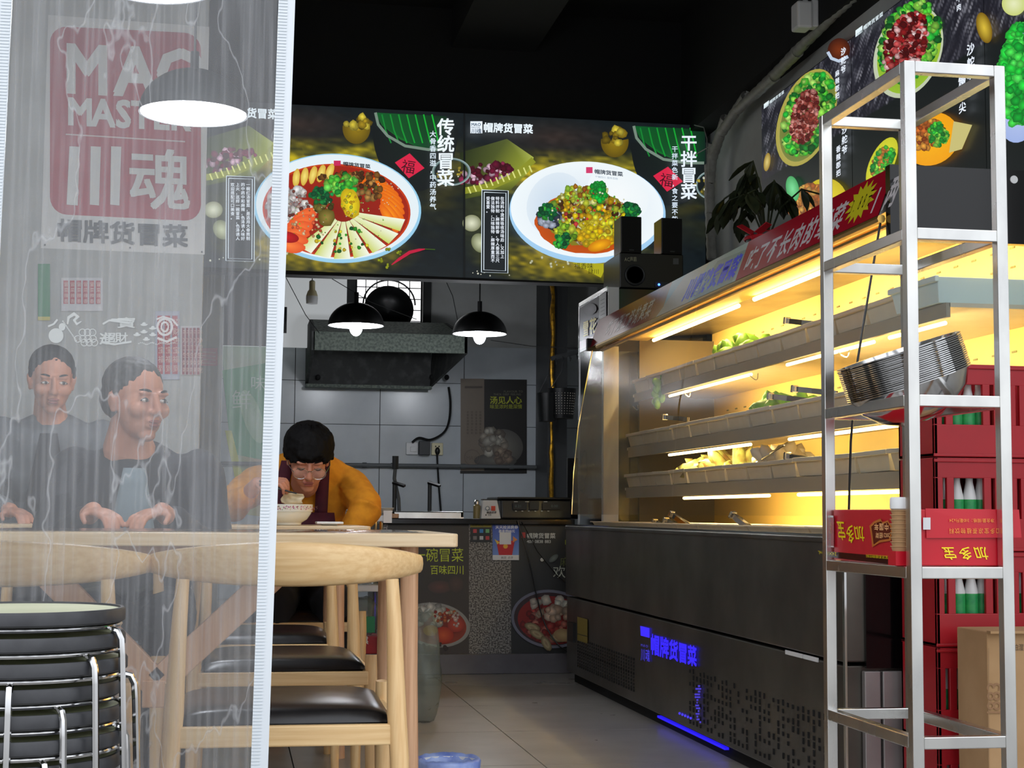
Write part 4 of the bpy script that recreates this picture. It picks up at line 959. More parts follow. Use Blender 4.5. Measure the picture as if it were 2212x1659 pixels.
for px in (687,933,965): c=W(px,815,Y=11.15); M().ell((c.x,11.15,c.z),(.018,.018,.02)).build('bolt','black_matte',h)
# wok hanging in the window
wc=W(840,668,Y=10.95); t=thing('hanging_wok','large black wok with a loop handle standing in the kitchen window','wok',(wc.x,10.95,wc.z-.2)); Rw=Matrix.Rotation(R(78),4,'X')
M().lathe([(0.02,-.10),(.09,-.085),(.14,-.05),(.168,0),(.172,.004),(.164,.0),(.135,-.044),(.08,-.075),(0,-.09)],(wc.x,10.95,wc.z),32,Rw).build('bowl','wok',t,smooth=True)
M().tube([(wc.x+.18*math.cos(a_),10.93,wc.z+.03+.17*math.sin(a_)) for a_ in [math.pi*k/16 for k in range(17)]],.006,7).build('loop_handle','wok',t,smooth=True)
# bulb hanging at left
c=W(674,640,Y=9.6); t=thing('hanging_bulb','unlit white bulb in a holder hanging at the left of the kitchen','bulb',(c.x,9.6,c.z-.04))
M().lathe([(.001,-.05),(.034,-.045),(.036,-.01),(.034,0)],(c.x,9.6,c.z),20).build('globe','white_plastic',t,smooth=True)
M().lathe([(.036,0),(.026,.03),(.018,.04),(.018,.09),(.010,.096),(.001,.096)],(c.x,9.6,c.z),20).build('holder','socket_cream',t,smooth=True); M().tube([(c.x,9.6,c.z+.09),(c.x,9.6,ZC)],.003,5).build('cord','black_plastic',t)
# pendant lamps
def lamp(px,py,Y,r,lab,cap,bulb=True,tilt=0):
    c=W(px,py,Y=Y); t=thing('pendant_lamp',lab,'lamp',(c.x,Y,c.z),0,'black dome pendant lamps'); hh=r*.84
    prof=[(r*math.cos(a_),hh*math.sin(a_)) for a_ in [math.pi/2*k/10 for k in range(11)]]; prof[-1]=(.012,hh)
    inn=[((r-.006)*math.cos(a_),(hh-.006)*math.sin(a_)+.001) for a_ in [math.pi/2*k/10 for k in range(11)]][::-1]
    s=M().lathe(prof,(c.x,Y,c.z),40,cap=False).build('shade',cap,t,smooth=True)
    M().lathe(inn,(c.x,Y,c.z),40,cap=False).build('shade_lining','lamp_white',s,smooth=True)
    if bulb: M().ell((c.x,Y,c.z-.01),(.038,.038,.05)).build('bulb','lamp_bulb',t,smooth=True)
    else: M().ell((c.x,Y,c.z+.02),(r*.3,r*.3,.03)).build('bulb','lamp_bulb',t,smooth=True)
    M().tube([(c.x,Y,c.z+hh-.01),(c.x,Y,c.z+hh+.06)],.014,8).build('cap','black_plastic',t); M().tube([(c.x,Y,c.z+hh+.05),(c.x,Y,ZC)],.004,6).build('cord','black_plastic',t)
    l=bpy.data.lights.new('lamp_light','POINT'); l.energy=10; l.color=(.92,.95,1); l.shadow_soft_size=.05; lo_=bpy.data.objects.new('lamp_light',l); col.objects.link(lo_); lo_.location=(0,0,-.09); lo_.parent=t
lamp(769,704,9.3,.164,'black dome pendant lamp in front of the extractor hood','black_plastic'); lamp(1036,722,9.3,.162,'black dome pendant lamp to the right of the extractor hood','black_plastic')
lamp(418,247,5.2,.175,'large lit pendant lamp behind the clear curtain','dark_grey',False); lamp(335,-32,4.3,.165,'pendant lamp cut off by the top picture edge behind the curtain','dark_grey',False)
# strings across
m=M()
for P in ([(700,592),(800,652),(900,690)],[(960,600),(978,640),(990,700)],[(618,600),(660,680),(690,720)]): m.tube([W(x,y,Y=10.0) for x,y in P],.0025,5)
m.tube([W(1060,735,Y=9.9),W(1150,748,Y=9.9),W(1250,752,Y=9.8)],.0025,5); tag(m.build('hanging_string','black_matte'),'thin dark strings strung across the kitchen above the hood','string')
# black strainer pots hanging beside the foil pipe
for px,py,r_,h_,lab in ((1183,880,.075,.19,'plain dark strainer pot hanging behind the dotted one'),(1214,872,.095,.20,'dark dotted strainer pot hanging beside the foil wrapped pipe')):
    c=W(px,py,Y=10.45); t=thing('strainer_pot',lab,'pot',(c.x,c.y,c.z-h_/2))
    M().lathe([(.001,-h_/2),(r_*.8,-h_/2),(r_,h_/2),(r_*1.03,h_/2),(r_*.94,h_/2-.004),(r_*.76,-h_/2+.006),(.001,-h_/2+.006)],(c.x,c.y,c.z),28).build('pot','wok',t,smooth=True)
    M().tube([(c.x-r_*.8,c.y,c.z+h_/2),(c.x,c.y,c.z+h_/2+.12),(c.x+.02,10.49,W(1200,772,Y=10.5).z)],.004,6).build('hook','dark_grey',t)
    if r_>.08:
        d=M()
        for k in range(28):
            for j in range(9): 
                a_=2*math.pi*k/28; zz=-h_/2+.03+j*.017; rr=r_*(.8+.2*(zz+h_/2)/h_)+.0006; d.ell((c.x+rr*math.cos(a_),c.y+rr*math.sin(a_),c.z+zz),(.004,.004,.004),None,5,3)
        d.build('dots','steel_dark',t,kind='stuff')
a=W(1190,775,Y=10.5);b=W(1290,750,Y=10.5); m=M().obox(a,b,.03,.012,side=(0,0,1)); 
for k in range(6): p=a.lerp(b,.1+k*.15); m.tube([p,p+Vector((0,-.03,-.05)),p+Vector((.0,-.05,-.03))],.004,5)
tag(m.build('hook_rail','dark_grey'),'dark hook rail high on the wall behind the drinks fridge','rail')
c=W(1234,1010,Y=8.5); tag(M().box(c.x-.02,c.x+.05,8.5,8.53,ct,ct+.33).build('black_board','black_matte',bevel=.004),'black board standing on the counter against the fridge side','board')
# ================= square-tube steel rack
RX0,RX1,RY0,RY1=1.402,1.607,3.15,3.63; T=.025
rk=thing('steel_rack','tall open rack of square stainless tube beside the display case','rack',((RX0+RX1)/2,(RY0+RY1)/2,0))
RZ=[W(1960,y,Y=RY0).z for y in (146,505,865,1237,1605)]
for x in (RX0,RX1):
    for y in (RY0,RY1): M().box(x-T/2,x+T/2,y-T/2,y+T/2,0,RZ[0]+T/2).build('post','steel',rk,bevel=.002)
for z in RZ:
    for y in (RY0,RY1): M().box(RX0+T/2,RX1-T/2,y-T/2,y+T/2,z-T/2,z+T/2).build('rail','steel',rk,bevel=.002)
    for x in (RX0,RX1): M().box(x-T/2,x+T/2,RY0+T/2,RY1-T/2,z-T/2,z+T/2).build('rail','steel',rk,bevel=.002)
# nested steel bowls, tilted on the third level
bz=RZ[2]+T/2
ax=Matrix.Rotation(R(-19),4,'Y')
bc=W(1990,905,Y=3.40)
b0=None
for k in range(18):
    pos=ax@Vector((0,0,.0045*k)); lab='stainless steel bowl, %s in the tilted nested stack on the rack'%('lowest' if k==0 else 'topmost' if k==17 else (['','second','third','fourth','fifth','sixth','seventh','eighth','ninth','tenth','eleventh','twelfth','thirteenth','fourteenth','fifteenth','sixteenth','seventeenth'][k]+' from the bottom'))
    if b0 is None:
        m=M().lathe([(.001,0),(.045,.003),(.085,.022),(.118,.055),(.132,.09),(.1385,.0905),(.1385,.0925),(.131,.092),(.116,.057),(.083,.0245),(.044,.0055),(.001,.0025)],(0,0,0),48)
        m.v=[(a*1.04,b*1.04,c) for a,b,c in m.v]; b0=m.build('steel_bowl','chrome',smooth=True); b0.location=(0,0,0); o=b0; tag(o,lab,'bowl','nested steel bowls on the rack')
    else: o=dup(b0,label=lab)
    o.rotation_euler=ax.to_euler(); o.location=Vector((1.541,3.41,bc.z-.005))+pos+Vector((random.uniform(-.0008,.0008),)*3)
# red drinks carton
cz=RZ[3]+T/2+.001
cb=thing('drinks_carton','red drinks carton standing upside down on the rack, yellow lettering','box',((RX0+RX1)/2,3.4,cz))
cx0,cx1,cy0,cy1=RX0+.004,RX1+.02,RY0+.016,RY1-.02; chh=.118
M().box(cx0,cx1,cy0,cy1,cz,cz+chh).build('carton','red_print',cb,bevel=.002)
cv=Cv(pl(0,X=cx0-.0005),.0003)
cv.poly([(1780,1190),(1944,1205),(1944,1222),(1780,1202)],(50,8,14)); 
cv.text('加',1865,1140,22,(236,214,30),D=(-1,0),U=(-1,-.05),V=(.25,1.6),bold=.02); cv.text('多',1843,1138,22,(236,214,30),U=(-.8,-.05),V=(.25,1.9),bold=.02); cv.text('宝',1824,1130,22,(236,214,30),U=(-.8,-.05),V=(.25,2.0),bold=.02)
cv.poly([(1878,1136),(1888,1126),(1902,1120),(1906,1128),(1918,1124),(1928,1140),(1924,1168),(1900,1172),(1884,1182),(1882,1160)],(190,110,50)); cv.poly([(1882,1138),(1890,1130),(1903,1126),(1907,1132),(1917,1128),(1925,1142),(1920,1164),(1900,1167),(1887,1176),(1885,1158)],(90,20,16))
cv.text('中国年',1920,1132,11,(250,190,130),D=(-1,0),U=(-.9,-.03),V=(0,1.5),bold=.03); cv.text('2021招财',1922,1152,8,(250,190,130),D=(-1,0),U=(-.9,-.03),V=(0,1.6),bold=.03)
cv.line([(1794,1115),(1794,1180)],14,(150,10,26)); cv.line([(1789,1115),(1800,1116)],4,(210,210,210)); cv.line([(1789,1180),(1801,1181)],3,(200,180,180)); cv.text('宝多加',1797,1130,8,(220,120,40),D=(0,1),U=(-1,0),V=(0,1))
cv.text('24X310mL',1807,1193,9,(226,206,30),D=(-1,-.08),U=(-1,-.05),V=(0,1.2)); cv.text('加多宝凉茶植物饮料',1933,1202,7,(226,206,30),D=(-1,-.08),U=(-1,-.05),V=(0,1.2))
cv.build('side_print','print_gloss',cb)
M().obox((cx0+.03,cy0-.0005,cz+.062),(cx1+.012,cy0-.0005,cz+.062),.002,.11,side=(0,1,0)) if False else None
M().prism([(cx0+.03,cy0-.004,cz+.058),(cx1+.022,cy0-.006,cz+.060),(cx1+.02,cy0-.001,cz+.119),(cx0+.03,cy0-.001,cz+.12)],(0,.0015,0)).build('flap','red_print',cb)
cv=Cv(pl(0,Y=cy0-.0052),.0003)
cv.text('净含量/规格：310毫升x24',2148,1121,8.6,(236,150,60),D=(-1,0),U=(-1,0),V=(0,1.1)); cv.text('加多宝凉茶植物饮料',2162,1142,11,(236,150,60),D=(-1.15,0),U=(-1,0),V=(0,1.2)); cv.rect(1994,1118,2010,1144,(214,214,216))
cv.build('flap_print','print_gloss',cb)
cv=Cv(pl(0,Y=cy0-.001),.0003)
for i,ch in enumerate('加多宝'): cv.text(ch,2130-i*34,1184,28,(240,216,30),U=(-1.05,.0),V=(.35,1.05),bold=.02)
cv.build('front_print','print_gloss',cb)
# nested paper cups beside the carton
b=W(1944,1160,Y=3.2)
cupx=W(1945,1130,Y=3.2).x
t=thing('paper_cup_stack','stack of nested paper cups with a white top cup, by the front rack post','cups',(cupx,3.2,cz))
for k in range(9): M().lathe([(.017,0),(.020,.0085),(.0225,.0095),(.0215,.0105),(.001,.0105)],(cupx,3.20,cz+.03+.0095*k),20).build('cup','cardboard',t,smooth=True)
M().lathe([(.016,0),(.0215,.004),(.0215,.024),(.019,.028),(.001,.028)],(cupx,3.20,cz+.03+.0095*9),20).build('top_cup','white_plastic',t,smooth=True,label='white cup on top')
M().box(cupx-.02,cupx+.02,3.18,3.22,cz-.0,cz+.03).build('support_card','red_print',t)
# ================= crates
def crate_proto(w=.185,d=.22,h=.236):
    t=thing('bottle_crate','','crate'); m=M(); c=.022
    m.box(-w/2,w/2,0,.012,0,.082).box(-w/2,w/2,0,.012,h-.052,h)               # front bottom and top bands
    for a,b in ((-w/2,-w/2+.022),(-w/2+.032,-w/2+.052),(w/2-.052,w/2-.032),(w/2-.022,w/2)): m.box(a,b,0,.012,.08,h-.05)
    m.box(-w/2,w/2,d-.012,d,0,h).box(-w/2,-w/2+.01,0,d,0,h).box(w/2-.01,w/2,0,d,0,h).box(-w/2,w/2,0,d,0,.01)
    m.box(-w/2-.003,w/2+.003,-.004,.0,h-.012,h-.004).box(-w/2-.003,w/2+.003,-.004,0,.0,.008)
    m.build('shell','red_plastic',t,bevel=.003); return t
def bottle_proto():
    t=thing('drink_bottle','','bottle')
    M().lathe([(.015,0),(.0155,.004),(.0158,.09),(.0085,.13),(.008,.15)],(0,0,0),18).build('body','bottle_white',t,smooth=True)
    M().lathe([(.0158,.02),(.0158,.085)],(0,0,0),18,cap=False).build('label','bottle_green',t,smooth=True); M().lathe([(.0095,.146),(.0095,.175),(.001,.177)],(0,0,0),16).build('cap','white_plastic',t,smooth=True)
    return t
cp,bp=None,None
LV=['bottom','second','third','fourth','top']
for si,(xc,yc) in enumerate(((1.838,3.79),(2.045,3.80))):
    for k in range(5):
        lab='red plastic bottle crate, %s of the %s stack%s'%('at the bottom' if k==0 else LV[k]+' from the ground' if k<4 else 'at the top','crate' if si==0 else 'right edge crate',' behind the steel rack' if si==0 else '')
        if cp is None: cp=crate_proto(); c=cp; c['label']=lab; c['category']='crate'; c['group']='red bottle crates'; c.location=(xc,yc,0)
        else: c=dup(cp,(xc,yc,k*.238),label=lab)
        if si==0 or k in(2,):
            for j,(dx,dy) in enumerate(((-.018,.035),(.017,.035),(-.052,.045),(.052,.045))):
                lab2='white bottle with green label, %s in the %s crate%s'%(('window left','window right','far left','far right')[j],LV[k],' behind the rack' if si==0 else ' at the right edge')
                if bp is None: bp=bottle_proto(); b=bp; b['label']=lab2; b['category']='bottle'; b['group']='bottles in the red crates'; b.location=(xc+dx,yc+dy,k*.238+.05)
                else: b=dup(bp,(xc+dx,yc+dy,k*.238+.05),label=lab2)
                b.scale=(1.12,1.12,.95)
# cardboard box at the right edge
bx=W(2132,1400,Y=3.58).x
t=thing('cardboard_box','tall brown cardboard box standing at the right picture edge before the crates','box',(bx+.17,3.65,0))
bt=W(2150,1364,Y=3.58).z
M().box(bx,bx+.34,3.58,3.74,0,bt).build('carton','cardboard',t,bevel=.003); M().box(bx,bx+.34,3.56,3.58,bt-.004,bt+.002).build('flap','cardboard',t)
cv=Cv(pl(0,Y=3.5795),.0004)
cv.text('山',2160,1400,15,(60,50,40)); cv.text('工',2161,1387,13,(60,50,40)); cv.text('怕湿 向上',2188,1404,12,(90,70,50),V=(0,-1.3))
cv.text('1883',2162,1550,44,(150,112,76),D=(0,-1),U=(0,-1),V=(-1,0),adv=.9); cv.line([(2136,1400),(2136,1640)],1,(150,118,84))
cv.build('box_print','print_matte',t)
# low black appliance behind rack bottom
# ================= stools (stack of seven)
def stool_proto():
    t=thing('round_stool','','stool'); r=.165
    M().lathe([(r-.004,-.022),(r,-.019),(r,-.004),(r-.003,0),(r-.008,0),(r-.009,-.003)],(0,0,0),64,cap=False).build('rim','stool_rim',t,smooth=True)
    M().lathe([(.001,-.004),(r-.008,-.004),(r-.008,-.003),(.001,-.003)],(0,0,0),48).build('seat','stool_top',t)
    M().tube([(( r-.008)*math.cos(a),(r-.008)*math.sin(a),-.026) for a in [2*math.pi*k/48 for k in range(48)]],.004,6,closed=True).build('ring','chrome',t,smooth=True)
    for k in range(4):
        a=R(45+90*k); c_,s_=math.cos(a),math.sin(a); P=[(q*c_,q*s_,z) for q,z in ((.02,-.031),(.12,-.031),(.158,-.031),(.170,-.034),(.176,-.046),(.178,-.07),(.186,-.25),(.192,-.438))]
        M().tube(P,.0055,8).build('leg','chrome',t,smooth=True)
    return t
sp=None; nm=['lowest','second','third','fourth','fifth','sixth']
angs=[12,66,31,-14,48,2,23]
zt=W(60,1311,Y=2.6).z; sx_=W(272,1305,Y=2.6).x-.165
for k in range(7):
    lab='round black rimmed stool with bent steel legs, %s of the stack'%('topmost' if k==6 else 'lowest' if k==0 else nm[k]+' from the ground')
    z=zt-.0372*(6-k)
    if sp is None: sp=stool_proto(); o=sp; tag(o,lab,'stool','stacked round stools')
    else: o=dup(sp,label=lab)
    o.location=(sx_+(.0,.004,.002,-.002,.005,.001,0)[k],2.6+(.003,-.002,0,.004,0,-.003,0)[k],z); o.rotation_euler=(0,0,R(angs[k]))
# ================= chairs
def chair_proto():
    t=thing('dining_chair','','chair')
    # curved bow top rail: rear faces -Y
    n=28; v=[]; K=12
    for i in range(n+1):
        s=-1+2*i/n; a=s*1.18; x=.272*math.sin(a)/math.sin(1.18); y=(1-math.cos(a))*.28; hh=.043*(1-.62*abs(s)**1.7); th=.013+.004*(1-abs(s)); 
        if abs(s)>.93: q=math.sqrt(max(0,1-((abs(s)-.93)/.07)**2)); hh*=max(q,.05); th*=max(q,.05)
        zc=.702-.004*abs(s)+.0; nx,ny=math.sin(-a)*1,-math.cos(a); nx=-math.sin(-a)*0+math.sin(a); 
        for k in range(K):
            b=2*math.pi*k/K; cs,sn=math.cos(b),math.sin(b); e_=.75; cs=math.copysign(abs(cs)**e_,cs); sn=math.copysign(abs(sn)**e_,sn)
            lean=.10*hh*sn*1.2
            v.append((x+nx*th*cs, y+ny*th*cs-lean, zc+hh*sn+ (hh*.12 if False else 0)))
    f=[(i*K+k,i*K+(k+1)%K,(i+1)*K+(k+1)%K,(i+1)*K+k) for i in range(n) for k in range(K)]+[tuple(range(K)),tuple(range(n*K,n*K+K))[::-1]]
    M().add(v,f).build('top_rail','wood',t,smooth=2)
    for s in (-1,1):
        M().tube([(s*.199,.028,.672),(s*.203,.022,.6),(s*.21,.018,.42),(s*.216,.012,.33),(s*.222,-.002,0)],[.0125,.0145,.019,.0185,.012],14,).build('leg','wood_leg',t,smooth=True)
        M().tube([(s*.225,.44,.435),(s*.225,.445,.36),(s*.226,.45,0)],[.018,.02,.012],14).build('leg','wood_leg',t,smooth=True)
        M().box(s*.212-.011,s*.212+.011,.03,.44,.365,.398).build('side_rail','wood',t,bevel=.003)
    M().box(-.205,.205,.006,.028,.358,.397).build('rear_rail','wood',t,bevel=.003)
    M().box(-.215,.215,.44,.462,.360,.395).build('front_rail','wood',t,bevel=.003)
    # cushion
    def cs(u,v_):
        x=(u*2-1); y=(v_*2-1); px=math.copysign(abs(x)**.8,x)*(.204+.01*v_); py=.235+math.copysign(abs(y)**.8,y)*.215
        e1=max(0,1-abs(x)**6)*max(0,1-abs(y)**6); return (px,py,.40+.030*e1**.5+.005*(1-x*x)*(1-y*y))
    m=M().grid(cs,24,24); m.box(-.2,.2,.025,.445,.394,.402)
    m.build('seat','leather',t,smooth=2)
    return t
ch0=chair_proto(); tag(ch0,'pale wood chair with black seat in front, its bowed back facing the street','chair','pale wooden dining chairs')
ch0.location=(.111,3.085,0)
def chair(x,y,rz,lab): return dup(ch0,(x,y,0),(0,0,R(rz)),label=lab)
chair(-.425,3.07,0,'pale wood chair at the left picture edge behind the stools, back to the street')
chair(.14,4.60,180,'wooden chair with black seat across the front table, facing the street')
chair(-.40,4.62,180,'wooden chair under the grey haired man behind the clear curtain')
chair(.105,4.97,0,'wooden chair pulled up to the second table, back to the street')
chair(.26,6.45,180,'wooden chair under the person in the orange sweater')
chair(-.45,4.97,0,'wooden chair left of the other one at the second table, behind the curtain')
# ================= tables
def table(name,lab,x0,x1,y0,y1,brace=False):
    t=thing(name,lab,'table',((x0+x1)/2,(y0+y1)/2,0),0,'wooden dining tables')
    r=.012
    pts=[]
    for cx_,cy_,a0 in ((x1-.02,y0+.02,-90),(x1-.02,y1-.02,0),(x0+.02,y1-.02,90),(x0+.02,y0+.02,180)):
        for k in range(5): a=R(a0+90*k/4); pts.append((cx_+.02*math.cos(a),cy_+.02*math.sin(a),.727))
    M().prism(pts,(0,0,.029)).build('tabletop','wood_top',t,bevel=.003)
    for x in (x0+.1,x1-.1):
        for y in (y0+.07,y1-.07): M().tube([(x,y,.727),(x,y,.45),(x+ (.012 if x>0 else -.012),y,0)],[.0195,.021,.018],16).build('leg','wood_pink',t,smooth=True)
    M().box(x0+.1,x1-.1,y0+.08,y0+.10,.69,.727).build('apron_rail','wood_pink',t); M().box(x0+.1,x1-.1,y1-.10,y1-.08,.69,.727).build('apron_rail','wood_pink',t)
    if brace:
        ym=(y0+y1)/2-.1; a=W(338,1478,Y=ym); 
        p1=W(660,1215,Y=ym); p2=W(40,1228,Y=ym)
        M().obox(a,(p1.x,ym,.725),.062,.03,side=(.5,0,-.8)).build('brace','wood_pink',t,bevel=.003); M().obox(a,(p2.x,ym,.725),.062,.03,side=(-.5,0,-.8)).build('brace','wood_pink',t,bevel=.003)
        M().box(a.x-.03,a.x+.03,ym-.018,ym+.018,a.z-.05,a.z+.01).build('brace_block','wood_pink',t,bevel=.003); M().box(x0+.1,x1-.1,ym-.014,ym+.014,a.z-.0,a.z+.02).build('stretcher','wood_pink',t) if False else None
    return t
table('dining_table','long pale wood dining table nearest the street, under clear film',-.92,.488,3.45,4.12,True)
table('dining_table','second wooden table where the person in orange eats',-.92,.452,5.25,5.88)
mf=glass_mat('film',tint=(.96,.96,.96),haze=.04,gl=1.2,bump=.01,ns=9,rough=.08)
o=M().grid(lambda u,v:(-.85+1.27*u,3.52+.58*v,.7575+.0015*noise.noise(Vector((u*20,v*9,0)))),50,18).build('table_film','film',smooth=2); tag(o,'clear plastic film covering the front table top','film')
# floral bowl, phone, chopsticks
c=W(622,1143,Y=5.45); tz=.757
t=thing('floral_bowl','white bowl with a pink rose border in front of the person in orange','bowl',(c.x,5.5,tz))
br=.082
M().lathe([(.001,.008),(.040,.006),(.042,0),(.046,.001),(.047,.008),(.066,.02),(.079,.040),(.080,.045),(.0765,.045),(.06,.022),(.001,.014)],(c.x,5.5,tz),40).build('body','porcelain',t,smooth=True)
M().lathe([(.080,.045),(.084,.0455),(.085,.070),(.0825,.0705),(.0785,.046)],(c.x,5.5,tz),40,cap=False).build('rim_band','porcelain',t,smooth=True)
cv=Cv(lambda a,h,l:Vector((c.x+(.0847+l)*math.sin(R(a)),5.5-(.0847+l)*math.cos(R(a)),tz+h)),.0001)
for k in range(26):
    a=-95+k*7.6+random.uniform(-2,2); cv.scat(a,.058,3.4,.006,4,1,[(150,40,110),(180,90,140),(200,130,150)]) if False else None
    for q in range(5):
        x_=a+random.uniform(-3,3); h_=.058+random.uniform(-.007,.007); s_=random.uniform(.5,1.6); cv.l+=.2
        cv.poly([(x_-s_,h_),(x_,h_-.0025),(x_+s_,h_),(x_,h_+.003)],random.choice([(150,30,110),(190,90,150),(200,140,170),(90,110,80),(170,60,60)]))
cv.build('rose_border','print_matte',t)
a=W(681,1140,Y=5.6).x; b_=W(738,1140,Y=5.6).x
tag(M().box(a,b_,5.5,5.62,tz+.004,tz+.012).box(a+.02,b_-.02,5.52,5.6,tz+.0,tz+.005).build('phone','white_plastic',bevel=.003),'pale phone lying on a stand on the second table','phone')
# trash bin
t=thing('waste_bin','small bin lined with a blue and white plastic bag, at the bottom picture edge','bin',(.50,3.69,0))
M().lathe([(.055,0),(.072,.235),(.069,.235),(.052,.004),(.001,.004)],(.50,3.69,0),32).build('bin','white_plastic',t,smooth=True)
m=M(); K=64; v=[]
for r_,z_ in ((.074,.19),(.077,.235),(.072,.243),(.066,.225),(.055,.13)):
    for k in range(K):
        a=2*math.pi*k/K; j=1+.035*noise.noise(Vector((math.cos(a)*6,math.sin(a)*6,z_*30))); v.append((.50+r_*j*math.cos(a),3.69+r_*j*math.sin(a),z_+.004*noise.noise(Vector((a*5,z_*40,0)))))
m.add(v,[(i*K+k,i*K+(k+1)%K,(i+1)*K+(k+1)%K,(i+1)*K+k) for i in range(4) for k in range(K)]); m.build('bin_liner','bag_blue',t,smooth=2)
# trolley with bags between the tables and the counter
TY=6.55; xa,xb=W(700,1300,Y=TY).x,W(828,1300,Y=TY).x
t=thing('shelf_trolley','small chrome post trolley with white shelves holding bagged food','trolley',((xa+xb)/2,TY+.15,0))
for x in (xa+.01,xb-.012):
    for y in (TY+.01,TY+.28): M().tube([(x,y,.03),(x,y,.80)],.009,8).build('post','chrome',t,smooth=True)
for z in (.20,.48,.765):
    M().box(xa,xb,TY,TY+.3,z,z+.026).build('shelf','white_plastic',t,bevel=.004)
M().box(xb-.005,xb+.03,TY-.01,TY-.004,.76,.81).build('price_card','white_plastic',t)
def bag(name,lab,c,r,m_,seed,cat='bag'):
    mm=M().ell((0,0,0),(1,1,1),None,28,18); v2=[]
    for p in mm.v:
        p=Vector(p); q=p*(1+.22*noise.noise(p*1.7+Vector((seed,0,0)))+.10*noise.noise(p*5+Vector((seed,0,0)))); z_=max(q.z,-.8); v2.append((c[0]+q.x*r[0],c[1]+q.y*r[1],c[2]+(z_+.8)*r[2]))
    mm.v=v2; return tag(mm.build(name,m_,smooth=2),lab,cat)
cx_=(W(800,1300,Y=TY).x)
bag('food_bag','crumpled clear bag of greyish food on the upper trolley shelf',(cx_-.01,TY+.12,.507),(.085,.1,.11),'bag_clear',3)
bag('food_bag','clear bag with green label on the lower trolley shelf',(cx_-.02,TY+.12,.30),(.075,.09,.085),'bag_clear',8)
mat('red_box',(170,26,34),.5); o=M().box(cx_-.10,cx_+.045,TY+.03,TY+.2,.227,.298); t=thing('snack_box','red snack box with yellow lettering at the bottom of the trolley','box',(cx_,TY+.1,.227)); o.build('carton','red_box',t,bevel=.004)
cv=Cv(pl(0,Y=TY+.029),.0004); cv.text('王老吉',772,1432,15,(214,170,50),bold=.03); cv.build('lettering','print_matte',t)
t=thing('green_label_pack','small green pack with yellow marks inside the lower clear bag','pack',(cx_,TY+.02,.33)); M().box(cx_-.05,cx_+.02,TY+.0,TY+.015,.315,.38).build('pack','green',t); cv=Cv(pl(0,Y=TY-.001),.0004); cv.text('棋',778,1390,18,(230,236,230),bold=.03); cv.ell(782,1362,8,3,(220,220,50)); cv.build('lettering','print_matte',t)
c=W(925,1420,Y=6.2); bag('plastic_bag','translucent grey green plastic bag slumped on the floor beside the table leg',(c.x-.02,6.2,.0),(.072,.07,.24),'bag_clear',5)
# ================= people
def hand(m,w,d,u,s=1,curl=.6,sc_=1.0):
    """w wrist, d finger direction, u back-of-hand normal, s +-1 thumb side"""
    w=Vector(w); d=Vector(d).normalized(); u=Vector(u); u=(u-d*u.dot(d)).normalized(); sd=d.cross(u)*s; q=sc_
    rot=Matrix((sd,d,u)).transposed()
    m.ell(w+d*.045*q,(.040*q,.050*q,.015*q),rot)
    for i,(off,L) in enumerate(((.028,.070),(.010,.078),(-.009,.073),(-.027,.058))):
        b=w+d*.085*q+sd*off*q; d1=(d*math.cos(curl*.5)-u*math.sin(curl*.5)); d2=(d*math.cos(curl*1.3)-u*math.sin(curl*1.3)); d3=(d*math.cos(curl*2)-u*math.sin(curl*2))
        p1=b+d1*L*.45*q; p2=p1+d2*L*.3*q; p3=p2+d3*L*.25*q
        m.cap(b-d*.02*q,p1,.0092*q,.0085*q,8); m.cap(p1,p2,.0085*q,.008*q,8); m.cap(p2,p3,.008*q,.007*q,8)
    b=w+sd*.03*q+d*.02*q; t1=b+(sd*.7+d*.7-u*.3)*.035*q; t2=t1+(sd*.2+d*.9-u*.5)*.03*q
    m.cap(b,t1,.012*q,.010*q,8); m.cap(t1,t2,.010*q,.008*q,8)
def head(m,H,s=1.0):
    """H: 4x4, local head faces -Y, origin at head centre"""
    R3=H.to_3x3(); P=lambda x,y,z:H@Vector((x*s,y*s,z*s))
    def E(x,y,z,a,b,c,rx=0,ry=0): m.ell(P(x,y,z),(a*s,b*s,c*s),R3@Euler((rx,ry,0)).to_matrix(),20,14)
    def C(p,q,a,b): m.cap(P(*p),P(*q),a*s,b*s,10)
    E(0,.018,.032,.076,.095,.086); E(0,-.022,-.02,.066,.068,.085); E(0,-.03,-.058,.054,.055,.048); E(0,-.062,-.094,.026,.024,.020)
    C((0,-.088,.022),(0,-.110,-.024),.0085,.0125); E(-.011,-.100,-.028,.009,.010,.008); E(.011,-.100,-.028,.009,.010,.008)
    for k in (-1,1):
        E(k*.036,-.064,-.022,.030,.026,.026); E(k*.030,-.079,.026,.022,.012,.008); E(k*.031,-.075,.006,.016,.012,.010)
        E(k*.077,.010,-.006,.009,.019,.030,0,k*.25); C((k*.080,.002,.015),(k*.080,.022,.012),.005,.005); E(k*.074,.006,-.028,.008,.011,.010)
    C((-.016,-.090,-.053),(.016,-.090,-.053),.0075,.0075); C((-.014,-.087,-.066),(.014,-.087,-.066),.0085,.0085); E(0,-.086,-.045,.016,.012,.012)
    C((0,.025,-.06),(0,.055,-.15),.055,.056)
